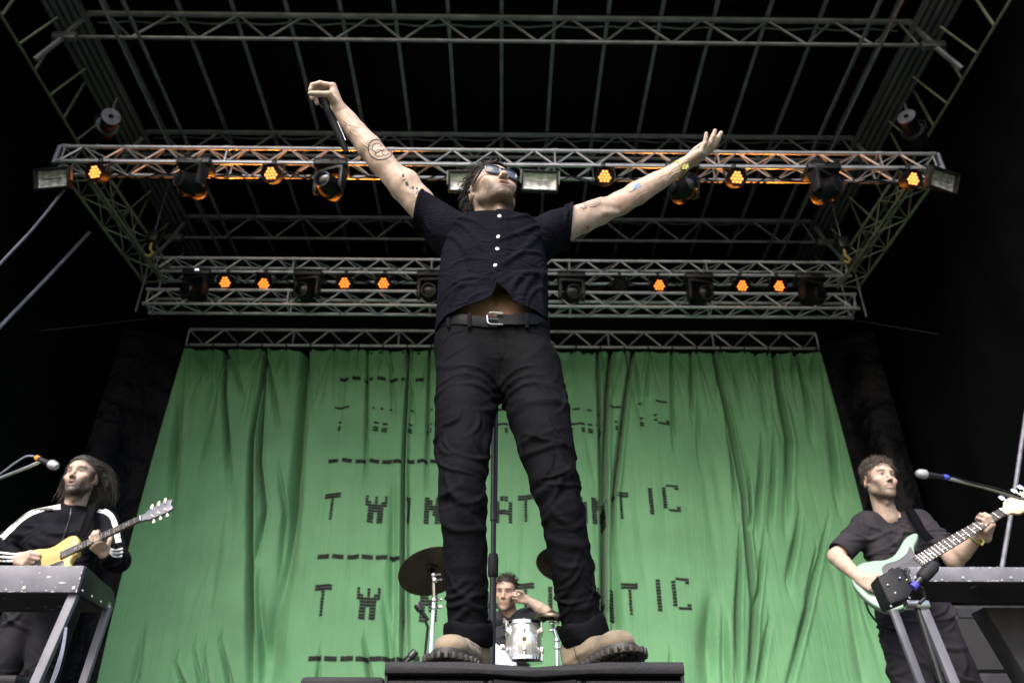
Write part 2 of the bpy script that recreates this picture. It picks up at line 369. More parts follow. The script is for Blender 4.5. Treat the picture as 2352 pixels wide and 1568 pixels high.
# ---------------------------------------------------------------- green backdrop
cx0, cx1 = bt0.x, bt1.x; CW = cx1 - cx0; CT = ZC - .07
cr = random.Random(21)
FOLDS = []          # each fold: down-the-cloth positions, across positions, depth, width, side of the raised edge
def cu(px, py):
    p = at(px, py, CY); w_ = min(1, max(0, 1 - p.z / CT)); s_ = .10 * math.sin(w_ * 3)
    return (p.x - cx0 + s_) / (CW + 2 * s_), w_
def fold(pts, dep, wid, ridge=.4, soft=.05, px=True):
    q = [cu(*p) for p in pts] if px else pts
    FOLDS.append(([k[1] for k in q], [k[0] for k in q], dep * (2.1 if wid < .05 and dep > .06 else 1.5), wid, ridge, soft))
for pts, dep, wid, rd in (                    # the long dark creases
        (((519, 798), (515, 908), (522, 1000), (527, 1108)), .13, .030, .5), (((519, 798), (545, 860), (560, 920)), .06, .028, .4), (((519, 798), (490, 900), (478, 990)), .06, .040, .3),
        (((612, 798), (595, 908), (579, 1012), (576, 1325), (580, 1600)), .17, .030, .7), (((614, 798), (597, 1064), (609, 1168), (584, 1324)), .12, .024, .5), (((611, 798), (625, 880), (638, 970)), .07, .026, .4), (((640, 1060), (655, 1180), (645, 1300)), .07, .030, .4),
        (((703, 798), (690, 987), (677, 1168), (660, 1314), (645, 1400)), .21, .060, .4), (((704, 798), (712, 870), (716, 930)), .06, .022, .4), (((640, 1380), (622, 1480), (612, 1600)), .18, .13, .15), (((596, 1330), (600, 1470), (596, 1600)), .10, .06, .2),
        (((845, 798), (843, 950), (841, 1090)), .07, .020, .4), (((800, 798), (790, 880), (780, 980)), .03, .035, .2), (((897, 798), (905, 960)), .04, .024, .3),
        (((940, 798), (934, 900), (927, 1064), (925, 1300), (925, 1600)), .15, .022, 1.4), (((905, 1060), (902, 1300), (900, 1600)), .06, .05, .2), (((987, 798), (979, 1116)), .08, .020, .4), (((880, 1350), (905, 1600)), .06, .04, .3),
        (((428, 798), (413, 900), (400, 1050), (390, 1200)), .10, .045, .3), (((450, 798), (480, 860)), .05, .028, .4), (((500, 830), (470, 960), (455, 1080)), .05, .06, .3),
        (((404, 1520), (420, 1560), (440, 1600)), .07, .024, .6), (((508, 1470), (520, 1520), (538, 1600)), .07, .028, .5), (((836, 1470), (858, 1600)), .07, .028, .4), (((330, 1440), (300, 1600)), .06, .04, .4), (((470, 1500), (480, 1600)), .05, .026, .5), (((735, 1500), (728, 1600)), .05, .022, .5), (((446, 1490), (470, 1600)), .06, .022, .6),
        (((1372, 798), (1379, 1038), (1386, 1336), (1390, 1600)), .13, .024, .5), (((1401, 798), (1393, 900), (1388, 1038), (1390, 1410), (1392, 1600)), .18, .030, .6), (((1451, 798), (1440, 880), (1429, 964), (1409, 1137), (1406, 1300)), .15, .026, .6), (((1405, 1180), (1410, 1400), (1415, 1600)), .15, .075, .2),
        (((1454, 798), (1464, 870), (1470, 930)), .05, .022, .4), (((1492, 798), (1480, 930)), .05, .020, .4), (((1541, 798), (1543, 900), (1548, 1030)), .05, .022, .4), (((1585, 798), (1588, 945)), .07, .020, .4), (((1602, 880), (1603, 1040)), .05, .020, .4), (((1541, 860), (1545, 1010)), .03, .02, .3),
        (((1640, 820), (1657, 900), (1676, 976), (1707, 1148), (1712, 1221), (1728, 1377), (1723, 1600)), .12, .022, 1.2), (((1662, 930), (1684, 1080), (1690, 1180)), .08, .024, .4), (((1700, 1190), (1692, 1403), (1690, 1600)), .13, .026, .5), (((1754, 1221), (1733, 1403), (1716, 1600)), .13, .026, .6), (((1713, 1050), (1722, 1180), (1715, 1260)), .08, .022, .5), (((1749, 1002), (1742, 1120), (1732, 1230)), .09, .026, .5),
        (((1733, 798), (1747, 880), (1759, 965)), .06, .030, .4), (((1681, 850), (1702, 935)), .05, .022, .4), (((1775, 798), (1795, 930), (1811, 1013), (1801, 1221)), .13, .034, .6), (((1837, 1170), (1820, 1260), (1806, 1335)), .09, .028, .5), (((1778, 990), (1772, 1120), (1765, 1210)), .08, .026, .5),
        (((1905, 1180), (1885, 1260), (1845, 1420), (1800, 1600)), .14, .026, .7), (((1875, 1260), (1850, 1370)), .07, .022, .5), (((1766, 1420), (1745, 1520), (1735, 1600)), .08, .03, .4),
        (((1826, 798), (1850, 900), (1862, 1000)), .07, .030, .4), (((1886, 810), (1905, 986), (1925, 1168)), .12, .034, .5), (((1870, 798), (1866, 850)), .08, .03, .4), (((1822, 798), (1818, 850)), .06, .02, .4),
        (((1630, 1360), (1628, 1450), (1632, 1600)), .16, .11, .15), (((1660, 1400), (1668, 1600)), .10, .05, .3), (((1930, 1250), (1960, 1400), (1990, 1600)), .08, .06, .4), (((1960, 1300), (2010, 1480)), .06, .05, .4), (((1540, 1500), (1530, 1600)), .05, .026, .4)):
    fold(pts, dep, wid, rd)
TIES = np.linspace(.006, .994, 27)
for k, u in enumerate(TIES):                  # short gathers that fan out of every tie
    for _ in range(5 if k % 3 else 8):
        L = cr.uniform(.04, .13) * (1 if k % 3 else 1.7); fold([(u, -.01), (u + cr.uniform(-.025, .025), L)], cr.uniform(.010, .026), cr.uniform(.012, .020), .5, .05, px=False)
for i in range(26):                           # slack, hardly visible drags
    u, w_ = cr.random(), cr.uniform(.1, .8); fold([(u, w_), (u + cr.uniform(-.02, .02), w_ + cr.uniform(.1, .3))], cr.uniform(.008, .022), cr.uniform(.03, .07), .3, .08, px=False)
def sstep(a, b, x):
    t = np.clip((x - a) / (b - a), 0, 1); return t * t * (3 - 2 * t)
NU, NW = 1500, 220
def cloth_grid():
    """depth offset of the backdrop on the whole grid; columns across, rows down"""
    us_, ws_ = np.linspace(0, 1, NU), np.linspace(0, 1, NW); X = us_ * CW; d = np.zeros((NW, NU)); x2 = X[None, :]; w2 = ws_[:, None]
    for (ws, us, dep, wd, rd, sf) in FOLDS:
        r0, r1 = np.searchsorted(ws_, ws[0] - sf), np.searchsorted(ws_, ws[-1] + sf + .01)
        if r1 <= r0: continue
        w_ = w2[r0:r1]; c = np.interp(w_, ws, us) * CW; top = ws[0] < .05; L_ = ws[-1] - ws[0]; g = (sstep(ws[0] - sf, ws[0] + .01, w_) if top else sstep(ws[0] - .03, ws[0] + min(.22, L_ * .6), w_)) * (1 - sstep(ws[-1] - min(.22, L_ * .5) * (ws[-1] < .99), ws[-1] + sf, w_))
        c0, c1 = np.searchsorted(X, c.min() - 7 * wd), np.searchsorted(X, c.max() + 7 * wd); x = x2[:, c0:c1]
        wv = wd * (.75 + .5 * (w_ - ws[0]) / max(.05, ws[-1] - ws[0])).clip(.6, 1.4); q = (x - c) / wv
        d[r0:r1, c0:c1] += dep * g * (np.exp(-np.abs(q) ** 1.7) - rd * .22 * np.exp(-((q - 2.1) / 1.2) ** 2))
    d += .035 * np.sin(x2 * 1.9 + 1.4 * w2 + .6) * w2 + .014 * np.sin(x2 * 4.3 - 2.2 * w2) + .03 * np.abs(np.sin((us_ - .006) / .988 * 26 * math.pi))[None, :] * np.exp(-w2 * 9)
    return d * (sstep(0, .03, us_) * sstep(0, .03, 1 - us_))[None, :]
YG = cloth_grid()
def cloth_y(u, w_):
    a, b = min(max(u, 0), 1) * (NU - 1), min(max(w_, 0), 1) * (NW - 1); i, j = min(int(a), NU - 2), min(int(b), NW - 2); f, g = a - i, b - j
    return (YG[j, i] * (1 - f) + YG[j, i + 1] * f) * (1 - g) + (YG[j + 1, i] * (1 - f) + YG[j + 1, i + 1] * f) * g
def cloth_pt(u, w_, lift=0):
    y = float(cloth_y(u, w_))
    zt = CT - .03 * abs(math.sin((u - .006) / .988 * 26 * math.pi))
    return Vector((cx0 + u * CW - (.10 * math.sin(w_ * 3) * (1 - 2 * u)), CY - .03 + y - lift, zt * (1 - w_) - .02 * w_))
M['green'] = mat('green_fabric', (.138, .338, .168), .62, spec=.35, var=(1.3, .86, 1.08), bump=(2.2, .35, .05, (5, 1, .5)), bump2=(9, .35, .02, (6, 1, .35)), sheen=.25)
M['ink'] = mat('black_ink', (.006, .008, .008), .8, var=(40, .6, 1.5))
U, W = np.meshgrid(np.linspace(0, 1, NU), np.linspace(0, 1, NW))
Yc = YG; Xc = cx0 + U * CW - .10 * np.sin(W * 3) * (1 - 2 * U)
Zt = CT - .03 * np.abs(np.sin((U - .006) / .988 * 26 * math.pi)); Zc = Zt * (1 - W) - .02 * W
V = np.stack([Xc, CY - .03 + Yc, Zc], -1).reshape(-1, 3)
idx = np.arange(NU * NW).reshape(NW, NU)
F = np.stack([idx[:-1, :-1], idx[1:, :-1], idx[1:, 1:], idx[:-1, 1:]], -1).reshape(-1, 4)
back = thing('green_backdrop', 'pleated green cloth backdrop with black dotted lettering across the back of the stage', 'backdrop', (0, CY, 0))
me = bpy.data.meshes.new('cloth'); me.from_pydata((V - np.array([0, CY, 0])).tolist(), [], F.tolist()); me.update()
o = link_mesh('cloth', me, M['green'], back, 180)
# lettering: broken black dashes lying on the cloth
def cloth_uw(px, py):
    """cloth coordinates under a picture point (a few fixed-point steps for the folds)"""
    Y = CY
    for _ in range(3):
        p = at(px, py, Y); w_ = min(1, max(0, 1 - p.z / CT)); s_ = .10 * math.sin(w_ * 3)
        u = (p.x - cx0 + s_) / (CW + 2 * s_); u = min(1, max(0, u))
    return u, w_
ink = MB()
def dash(u0, u1, w0, w1):
    n = max(2, int((u1 - u0) * CW / .02)); P = []
    for w_ in (w0, w1):
        P.append([cloth_pt(u0 + (u1 - u0) * i / n, w_ + cr.uniform(-.0004, .0004), .007) for i in range(n + 1)])
    ink.grid(P)
GL = {'T': ('11111', '11111', '00100', '00100', '00100', '00100', '00100', '00100', '00100', '00100'),
      'W': ('1001001', '1001001', '1101011', '1111111', '0111110', '0111110', '0110110', '0110110', '0110110', '0110110'),
      'I': ('1',) * 10,
      'N': ('110011', '111011', '111011', '111111', '111111', '110111', '110111', '110011', '110011', '110011'),
      'A': ('0110', '0110', '1001', '1001', '1001', '1111', '1111', '1001', '1001', '1001'),
      'L': ('1000', '1000', '1000', '1000', '1000', '1000', '1000', '1000', '1111', '1111'),
      'C': ('0111', '1001', '1000', '1000', '1000', '1000', '1000', '1000', '1001', '0111')}
def letter(ch, px, y0, y1, wpx, rows):
    g = GL[ch]; nc = len(g[0]); u_c, wa = cloth_uw(px, y0); _, wb = cloth_uw(px, y1)
    ua, _ = cloth_uw(px - wpx / 2, (y0 + y1) / 2); ub, _ = cloth_uw(px + wpx / 2, (y0 + y1) / 2)
    off = u_c - (ua + ub) / 2
    for i in rows:
        w0 = wa + (wb - wa) * i / 10; w1 = w0 + (wb - wa) * .080; j = 0
        while j < nc:
            if g[i][j] == '1':
                k = j
                while k < nc and g[i][k] == '1' and (k == j or ch in 'TLCWN' or i in (4, 5, 6)): k += 1
                dash(off * 0 + ua + (ub - ua) * j / nc + cr.uniform(-.0003, .0003), ua + (ub - ua) * k / nc - .0006, w0, w1); j = k
            else: j += 1
ALL = range(10)
def text_row(spec, h, wpx, rows):
    for ch, px, y in spec: letter(ch, px, y, y + h, {'I': wpx * .27, 'T': wpx * .95, 'W': wpx * 1.3}.get(ch, wpx), rows)
text_row([('T', 742, 1340), ('W', 846, 1346), ('I', 931, 1352), ('N', 985, 1352), ('A', 1135, 1345), ('T', 1208, 1337), ('L', 1280, 1345), ('A', 1335, 1345), ('N', 1393, 1346), ('T', 1448, 1335), ('I', 1513, 1327), ('C', 1564, 1325)], 74, 42, ALL)
text_row([('T', 764, 1132), ('W', 864, 1137), ('I', 938, 1140), ('N', 994, 1140), ('A', 1158, 1139), ('T', 1208, 1136), ('L', 1280, 1140), ('A', 1330, 1140), ('N', 1378, 1139), ('T', 1427, 1127), ('I', 1495, 1118), ('C', 1541, 1112)], 62, 39, ALL)
text_row([('T', 784, 933), ('W', 876, 935), ('I', 945, 938), ('N', 1000, 938), ('A', 1150, 938), ('T', 1190, 938), ('L', 1260, 938), ('A', 1325, 937), ('N', 1367, 937), ('T', 1414, 930), ('I', 1472, 922), ('C', 1517, 919)], 56, 36, (0, 6, 8, 9))
text_row([('T', 800, 803), ('W', 876, 803), ('I', 945, 803), ('N', 985, 803), ('A', 1320, 803), ('N', 1368, 803), ('T', 1400, 803)], 40, 30, (9,)) if False else None
for px in (852, 875, 928, 945, 1312, 1340, 1360, 1373, 962):
    u, w_ = cloth_uw(px, 806); dash(u - .003, u + .003, w_, w_ + .006)
for (y, xs, ln) in ((865, (792, 820, 848, 877, 905, 932, 965), 21), (1053, (768, 799, 830, 861, 890, 914, 942, 970, 1000), 23), (1271, (745, 778, 813, 845, 877, 908), 25), (1503, (725, 761, 798, 832, 863, 893, 925, 950), 26)):
    for px in xs:
        u, w_ = cloth_uw(px, y); e = ln / 2 / 1700; dash(u - e * 1.04, u + e * 1.04, w_, w_ + .009)
ink.build('lettering', M['ink'], back, 0, fixn=False)
# ---------------------------------------------------------------- lamps on the rig
def rotz(a): return Matrix.Rotation(a, 3, 'Z')
def moving_head(p, pan, tilt, label, group, lit=False):
    """p: hanging point under the truss; pan/tilt in degrees of the lens axis (0 = straight out of the stage)"""
    t = thing('moving_head_light', label, 'stage light', p, group); p = Vector(p)
    mb = MB(); mb.box(p + Vector((0, 0, -.085)), (.40, .25, .10), bev=.018)
    for x in (-.12, .12): mb.box(p + Vector((x, 0, -.02)), (.035, .06, .06), bev=.008)
    mb.box(p + Vector((0, -.128, -.085)), (.22, .012, .05), bev=.004)
    base = mb.build('base', M['black_metal'], t)
    MB().box(p + Vector((.02, -.137, -.083)), (.055, .006, .026)).build('display', M['screen'] if lit else M['glass'], base)
    Rz = rotz(R(pan)); yk = MB()
    yk.box(p + Vector((0, 0, -.165)), (.34, .17, .055), Rz, bev=.02)
    for s in (-1, 1):
        poly = [(-.075, -.15), (.075, -.15), (.070, -.26), (.060, -.42), (.035, -.455), (-.035, -.455), (-.060, -.42), (-.070, -.26)]
        yk.prism(poly, p + Rz @ Vector((s * .165 - .026, 0, 0)), Rz @ Vector((0, 1, 0)), (0, 0, 1), Rz @ Vector((1, 0, 0)), .052, .012)
        yk.box(p + Rz @ Vector((s * .12, 0, -.155)), (.12, .16, .06), Rz @ Matrix.Rotation(R(s * 28), 3, 'Y'), bev=.015)
    yk.build('yoke', M['black_metal'], t)
    ax = Rz @ Vector((0, -math.cos(R(tilt)), math.sin(R(tilt)))); c = p + Vector((0, 0, -.385))
    hd = MB().lathe([(.03, -.185), (.085, -.178), (.118, -.14), (.13, -.06), (.13, .03), (.118, .10), (.105, .15), (.103, .165), (.088, .168)], c, ax, 28)
    for k in range(6): hd.lathe([(.132, -.13 + k * .018), (.135, -.125 + k * .018), (.132, -.12 + k * .018)], c, ax, 28, caps=False)
    h = hd.build('head', M['black_plastic'], t)
    ln = MB().lathe([(.088, .166), (.086, .176), (.055, .190), (.02, .196), (.001, .197)], c, ax, 28).build('lens', M['glass'], h)
    MB().lathe([(.090, .160), (.104, .163), (.104, .182), (.092, .184), (.090, .176)], c, ax, 28).build('lens_ring', M['black_metal'], h)
    return t
def par_light(p, pan, tilt, label, group, glow=0., hot=False, on=True, ps=.86):
    t = thing('par_light', label, 'stage light', p, group); p = Vector(p)
    ax = rotz(R(pan)) @ Vector((0, -math.cos(R(tilt)), math.sin(R(tilt)))); c = p + Vector((0, 0, -.20))
    d, u, w_ = frame(ax)
    hd = MB().lathe([(.05, -.13), (.085, -.125), (.105, -.08), (.115, 0), (.120, .055), (.118, .062), (.108, .062), (.106, .040)], c, ax, 24).build('housing', M['black_plastic'], t)
    mb = MB()
    for s in (-1, 1): mb.box(c + rotz(R(pan)) @ Vector((s * .132, 0, .065)), (.012, .04, .17), rotz(R(pan)), bev=.004)
    mb.box(c + Vector((0, 0, .15)), (.276, .04, .012), rotz(R(pan)), bev=.004); mb.box(p + Vector((0, 0, -.02)), (.05, .06, .07), bev=.01)
    mb.build('bracket', M['black_metal'], t)
    leds = [(.047 * ps * (i - (n_ - 1) / 2), .042 * ps * (r_ - 1.5)) for r_, n_ in enumerate((3, 4, 3, 2)) for i in range(n_)]
    mb = MB()
    for (a, b_) in leds: mb.lathe([(.0195 * ps, .041), (.019 * ps, .05), (.012 * ps, .057), (.001, .059)], c + u * a + w_ * b_, ax, 10)
    mb.build('led_lens', (M['led_hot'] if hot else M['led']) if on else M['glass'], hd, 60)
    MB().lathe([(.106, .036), (.001, .036)], c, ax, 20).build('reflector_plate', M['black_metal'], hd)
    if glow:
        ld = bpy.data.lights.new('bulb', 'SPOT'); lo = bpy.data.objects.new('bulb', ld); col.objects.link(lo); lo.parent = t
        ld.energy = glow; ld.color = (1, .28, .03); ld.spot_size = R(62); ld.spot_blend = .6; ld.shadow_soft_size = .07
        lo.location = (c - p) + ax * .09; lo.rotation_euler = (-(Vector((ax.x * .3, -1, -.04)).normalized())).to_track_quat('Z', 'Y').to_euler()
    return t
def flood_light(p, pan, tilt, label, sx=1):
    t = thing('flood_light', label, 'flood light', p, 'flood lights on the front truss'); p = Vector(p)
    Rm = rotz(R(pan)) @ Matrix.Rotation(R(tilt), 3, 'X')
    mb = MB()
    for c, s in (((0, 0, .118), (.44, .10, .02)), ((0, 0, -.118), (.44, .10, .02)), ((.21, 0, 0), (.02, .10, .216)), ((-.21, 0, 0), (.02, .10, .216)), ((0, .045, 0), (.40, .02, .216))):
        mb.box(p + Rm @ Vector(c), s, Rm, bev=.006)
    mb.box(p + Rm @ Vector((0, .10, .02)), (.25, .10, .15), Rm, bev=.03)
    hs = mb.build('housing', M['black_metal'], t)
    P = [[p + Rm @ Vector((x, .03 - .9 * (z * z) * 1.2 - .25 * max(0, abs(x) - .13) ** 1.2 + .004 * math.sin(x * 60), z)) for x in np.linspace(-.198, .198, 30)] for z in np.linspace(-.107, .107, 16)]
    MB().grid(P).build('reflector', M['lamp_glass'], hs, 180)
    MB().tube(p + Rm @ Vector((-.12, -.005, 0)), p + Rm @ Vector((.12, -.005, 0)), .008).build('tube_bulb', M['steel'], hs)
    mb = MB()
    for x in (-.232, .232): mb.box(p + Rm @ Vector((x, 0, .05)), (.008, .035, .16), Rm)
    mb.box(p + Vector((0, 0, .16)), (.47, .03, .008), rotz(R(pan))); mb.tube(p + Vector((0, 0, .15)), p + Vector((0, .03, .24)), .018)
    mb.build('bracket', M['steel'], t)
    return t
GF, GR = 'moving heads hung from the front truss', 'moving heads hung from the rear truss'
PF, PR = 'orange par lights hung from the front truss', 'orange par lights hung from the rear truss'
def under(px, Y, dz=0): return (at(px, 400 if Y < 9 else 648, Y).x, Y, RH + dz)
for px, pan, tl, lab in ((446, -32, -8, 'black moving head light on the front truss, nearest the left corner, lens turned left'),
        (760, -18, -10, 'black moving head light on the front truss above the singer\'s raised microphone arm'),
        (1566, 24, -6, 'black moving head light on the front truss behind the singer\'s open hand'),
        (1888, 30, -8, 'black moving head light on the front truss, nearest the right corner, lens turned right')):
    moving_head(under(px, FY - .14), pan, tl, lab, GF)
for px, pan, lab in ((222, -12, 'orange par light beside the flood light, left end of front truss'),
        (625, -4, 'orange par light between the two moving heads, left half of front truss'),
        (1387, 4, 'glowing orange par light on the front truss just above the singer\'s left forearm'),
        (1688, 6, 'orange par light between the two moving heads, right half of front truss'),
        (2088, 12, 'orange par light beside the flood light, right end of front truss')):
    par_light(under(px, FY - .14), pan, -30, lab, PF, hot=True)
for px, pan, lit, lab in ((452, -18, True, 'unlit moving head at the left end of the rear truss, with a small lit display'),
        (708, -14, False, 'unlit moving head between two pairs of orange par lights, left half of the rear truss'),
        (990, -4, False, 'unlit moving head on the rear truss just left of the singer\'s chest'),
        (1312, 6, False, 'unlit moving head on the rear truss just right of the singer\'s chest'),
        (1604, 14, False, 'unlit moving head between two lit par lights, right half of the rear truss'),
        (1858, 20, False, 'unlit moving head at the right end of the rear truss')):
    moving_head(under(px, RY - .14), pan, -14, lab, GR, lit)
for px, pan, tl, on, lab in ((520, -6, -30, True, 'lit orange par light on the rear truss, the first from the left end'),
        (607, 12, -52, True, 'orange par light tilted steeply down, second from the left end of the rear truss'),
        (793, -3, -30, True, 'lit orange par light on the rear truss, third from the left end'),
        (882, 0, -30, True, 'lit orange par light on the rear truss, nearest left of the singer'),
        (1424, 3, -40, False, 'unlit black par light on the rear truss, to the right of the singer'),
        (1512, 3, -30, True, 'lit orange par light on the rear truss beside the unlit par light'),
        (1701, 5, -30, True, 'lit orange par light on the rear truss, second from the right end'),
        (1785, 8, -30, True, 'lit orange par light on the rear truss, the last before the right end')):
    par_light(under(px, RY - .14), pan, tl, lab, PR, glow=130 if on else 0, on=on)
flood_light(at(122, 411, FY - .2), -8, 26, 'silver flood light with frosted glass at the left end of the front truss')
flood_light(at(1072, 417, FY - .1), -2, 24, 'flood light on the front truss half hidden behind the singer\'s head')
flood_light(at(1240, 417, FY - .1), 3, 24, 'flood light on the front truss just right of the singer\'s sunglasses')
flood_light(at(2164, 415, FY - .2), 22, 30, 'silver flood light with frosted glass at the right end of the front truss')

def profile_spot(a, b, label):
    """lamp aimed along a->b (a: rear, b: front rim)"""
    a, b = Vector(a), Vector(b); t = thing('profile_spot', label, 'spotlight', (a + b) / 2, 'spotlights on the side beams'); L = (b - a).length; ax = (b - a).normalized()
    body = MB().lathe([(.05, 0), (.10, .02), (.115, .10), (.115, L * .5), (.09, L * .55), (.085, L * .8), (.10, L * .86), (.10, L), (.085, L), (.08, L - .05)], a, ax, 24).build('body', M['black_plastic'], t)
    MB().lathe([(.125, 0), (.13, .02), (.13, .05), (.10, .055)], a + ax * (L * .52), ax, 24).build('colour_frame', M['black_metal'], body)
    MB().lathe([(.102, L * .97), (.106, L * .985), (.106, L * 1.01), (.092, L * 1.012)], a, ax, 24).build('front_rim', M['beam'], body)
    MB().lathe([(.092, L * 1.004), (.06, L * 1.01), (.001, L * 1.014)], a, ax, 24).build('lens', M['black_cloth'], body)
    m_ = (a + b) / 2; _, u, w_ = frame(ax)
    MB().path([m_ + u * .14, m_ + u * .15 + Vector((0, 0, .12)), m_ + Vector((0, 0, .24)), m_ - u * .15 + Vector((0, 0, .12)), m_ - u * .14], .014).build('bracket', M['black_metal'], t)
    MB().tube(m_ + Vector((0, 0, .22)), m_ + Vector((0, 0, .52)), .02).build('clamp', M['steel'], t)
profile_spot(at(235, 318, 7.6), at(255, 268, 7.1), 'black spotlight with a grey rim hung at the left roof beam above the corner')
profile_spot(at(2120, 345, 7.6), at(2082, 268, 7.1), 'black spotlight with a grey rim hung at the right roof beam above the corner')
def hoist(p, label):
    p = Vector(p); t = thing('chain_hoist', label, 'hoist', p, 'chain hoists beside the side trusses')
    MB().box(p, (.16, .14, .2), bev=.03).build('motor', M['black_metal'], t)
    MB().path([p + Vector((0, 0, -.1)), p + Vector((.0, 0, -.2)), p + Vector((.05, 0, -.26)), p + Vector((.02, 0, -.32)), p + Vector((-.04, 0, -.30))], .018).build('hook', mat('yellow_steel', (.5, .42, .12), .5), t)
    MB().tube(p + Vector((0, 0, .1)), (p.x, p.y, 8.6), .008).build('chain', M['steel'], t)
hoist(at(352, 545, 9.0), 'black chain hoist with a yellow hook inside the left side truss')
hoist(at(1935, 560, 9.0), 'black chain hoist with a yellow hook inside the right side truss')

# --- cables and ropes to the sides
M['worn_dark0'] = mat('dark_rope', (.03, .03, .035), .8)
def cable(name, label, pts, r, m_='black_plastic', cat='cable', n=6, strands=1):
    mb = MB(); C = catmull(pts, 10)
    for k in range(strands):
        o_ = Vector((rng.normal() * r * 1.2, rng.normal() * r * 1.2, rng.normal() * r * 1.2)) if strands > 1 else Vector()
        mb.path([p + o_ for p in C], r, n=n)
    return tag(mb.build(name, M[m_]), label, cat)
cable('cable_bundle', 'thick grey cable bundle running from the left flood light down out of the picture', [at(150, 432, 7.5), at(80, 520, 7.2), at(0, 606, 6.9), at(-120, 740, 6.5)], .009, 'alu_dim', strands=4)
cable('cable_bundle', 'grey strap running from the middle of the left side truss down out of the picture', [at(206, 532, 8.3), at(120, 625, 7.9), at(0, 750, 7.4), at(-120, 880, 7)], .010, 'alu_dim', strands=4)
cable('rope', 'thin dark rope running level from the lower left truss corner', [at(372, 728, 10), at(180, 750, 9.4), at(0, 770, 8.8), at(-100, 785, 8.6)], .005, 'worn_dark0', 'rope')
cable('rope', 'thin dark rope sloping down at the far right', [at(1960, 735, 10), at(2160, 768, 9.4), at(2352, 800, 8.8), at(2450, 815, 8.6)], .005, 'worn_dark0', 'rope')
cable('stay_rope', 'grey stay rope rising steeply beside the bass headstock', [at(2300, 1310, 6), at(2330, 1130, 6), at(2360, 930, 6), at(2400, 700, 6)], .016, 'beam', 'rope')

# ---------------------------------------------------------------- stage monitors
GRILLE = M['grille'] = mat('grille', (.010, .010, .013), .5, .2, bump=(420, .9, .004))
def monitor(name, x0, x1, Y, zt, depth, label, notch=0.):
    xm = (x0 + x1) / 2; t = thing(name, label, 'monitor speaker', (xm, Y, 0)); h = zt
    mb = MB(); w_ = x1 - x0
    # body: wedge section, flat front, sloping back
    poly = [(0, 0), (depth + .12, 0), (depth, zt - .015), (.03, zt - .015), (0, zt - .04)]
    mb.prism(poly, (x0, Y, 0), (0, 1, 0), (0, 0, 1), (1, 0, 0), w_, .006)
    cab = mb.build('cabinet', M['rough_black'], t)
    lip = MB()
    if notch:
        poly = [(-w_ / 2, -.028), (-.13, -.028), (0, -.036), (.13, -.028), (w_ / 2, -.028), (w_ / 2, .0), (.16, .0), (0, -notch), (-.16, 0), (-w_ / 2, 0)]
        lip.prism(poly, (xm, Y + .055, zt), (1, 0, 0), (0, 0, 1), (0, -1, 0), .085, .008)
    else: lip.box((xm, Y + .01, zt - .014), (w_, .08, .028), bev=.01)
    lip.build('front_lip', M['rough_black'], t)
    if notch:
        for sx in (-1, 1): 
            MB().box((xm + sx * (w_ / 4 + .055), Y - .012, zt - .22), (w_ / 2 - .125, .012, .36), bev=.004).build('grille', GRILLE, t)
            MB().box((xm + sx * (w_ / 2 - .004), Y - .004, zt - .20), (.008, .03, .38), bev=.003).build('edge_trim', M['rough_black'], t)
        c = MB(); c.box((xm, Y - .004, zt - .24), (.215, .012, .40), bev=.003)
        for sx in (-1, 1):
            c.box((xm + sx * .102, Y - .014, zt - .24), (.012, .012, .40), bev=.003)
            c.prism([(.012, -.045), (.095, -.038), (.095, -.046), (.012, -.053)], (xm, Y - .008, zt), (sx, 0, 0), (0, 0, 1), (0, -1, 0), .012)
        c.box((xm, Y - .018, zt - .25), (.02, .014, .40), bev=.004)
        c.build('centre_panel', M['black_plastic'], t)
        for sx in (-1, 1):
            q = MB(); q.lathe([(.022, 0), (.026, .004), (.026, .010), (.018, .010), (.016, -.006), (.001, -.007)], (xm + sx * .088, Y - .012, zt - .085), (0, -1, 0), 20); q.build('handle_recess', M['black_cloth'], t)
    else: MB().box((xm, Y - .008, zt - .2), (w_ - .06, .012, .3), bev=.004).build('grille', GRILLE, t)
    return t
BY = 2.04; BX0, BX1 = at(888, 1524, BY).x, at(1565, 1524, BY).x
BZ = at(1226, 1523, BY).z
monitor('stage_monitor', BX0, BX1, BY, BZ, .46, 'black wedge monitor speaker the singer stands on', .012)
monitor('stage_monitor', at(696, 1558, 2.35).x, at(885, 1558, 2.35).x, 2.35, at(790, 1557, 2.35).z, .3, 'lower black monitor speaker left of the one the singer stands on')
monitor('stage_monitor', at(1574, 1554, 2.2).x, at(1574, 1554, 2.2).x + .5, 2.55, at(1580, 1564, 2.5).z, .3, 'low black monitor speaker at the right end of the one the singer stands on')
monitor('stage_monitor', at(-150, 1553, 2.5).x, at(52, 1553, 2.5).x, 2.5, at(30, 1552, 2.5).z, .35, 'black monitor speaker in the lower left corner below the guitarist')

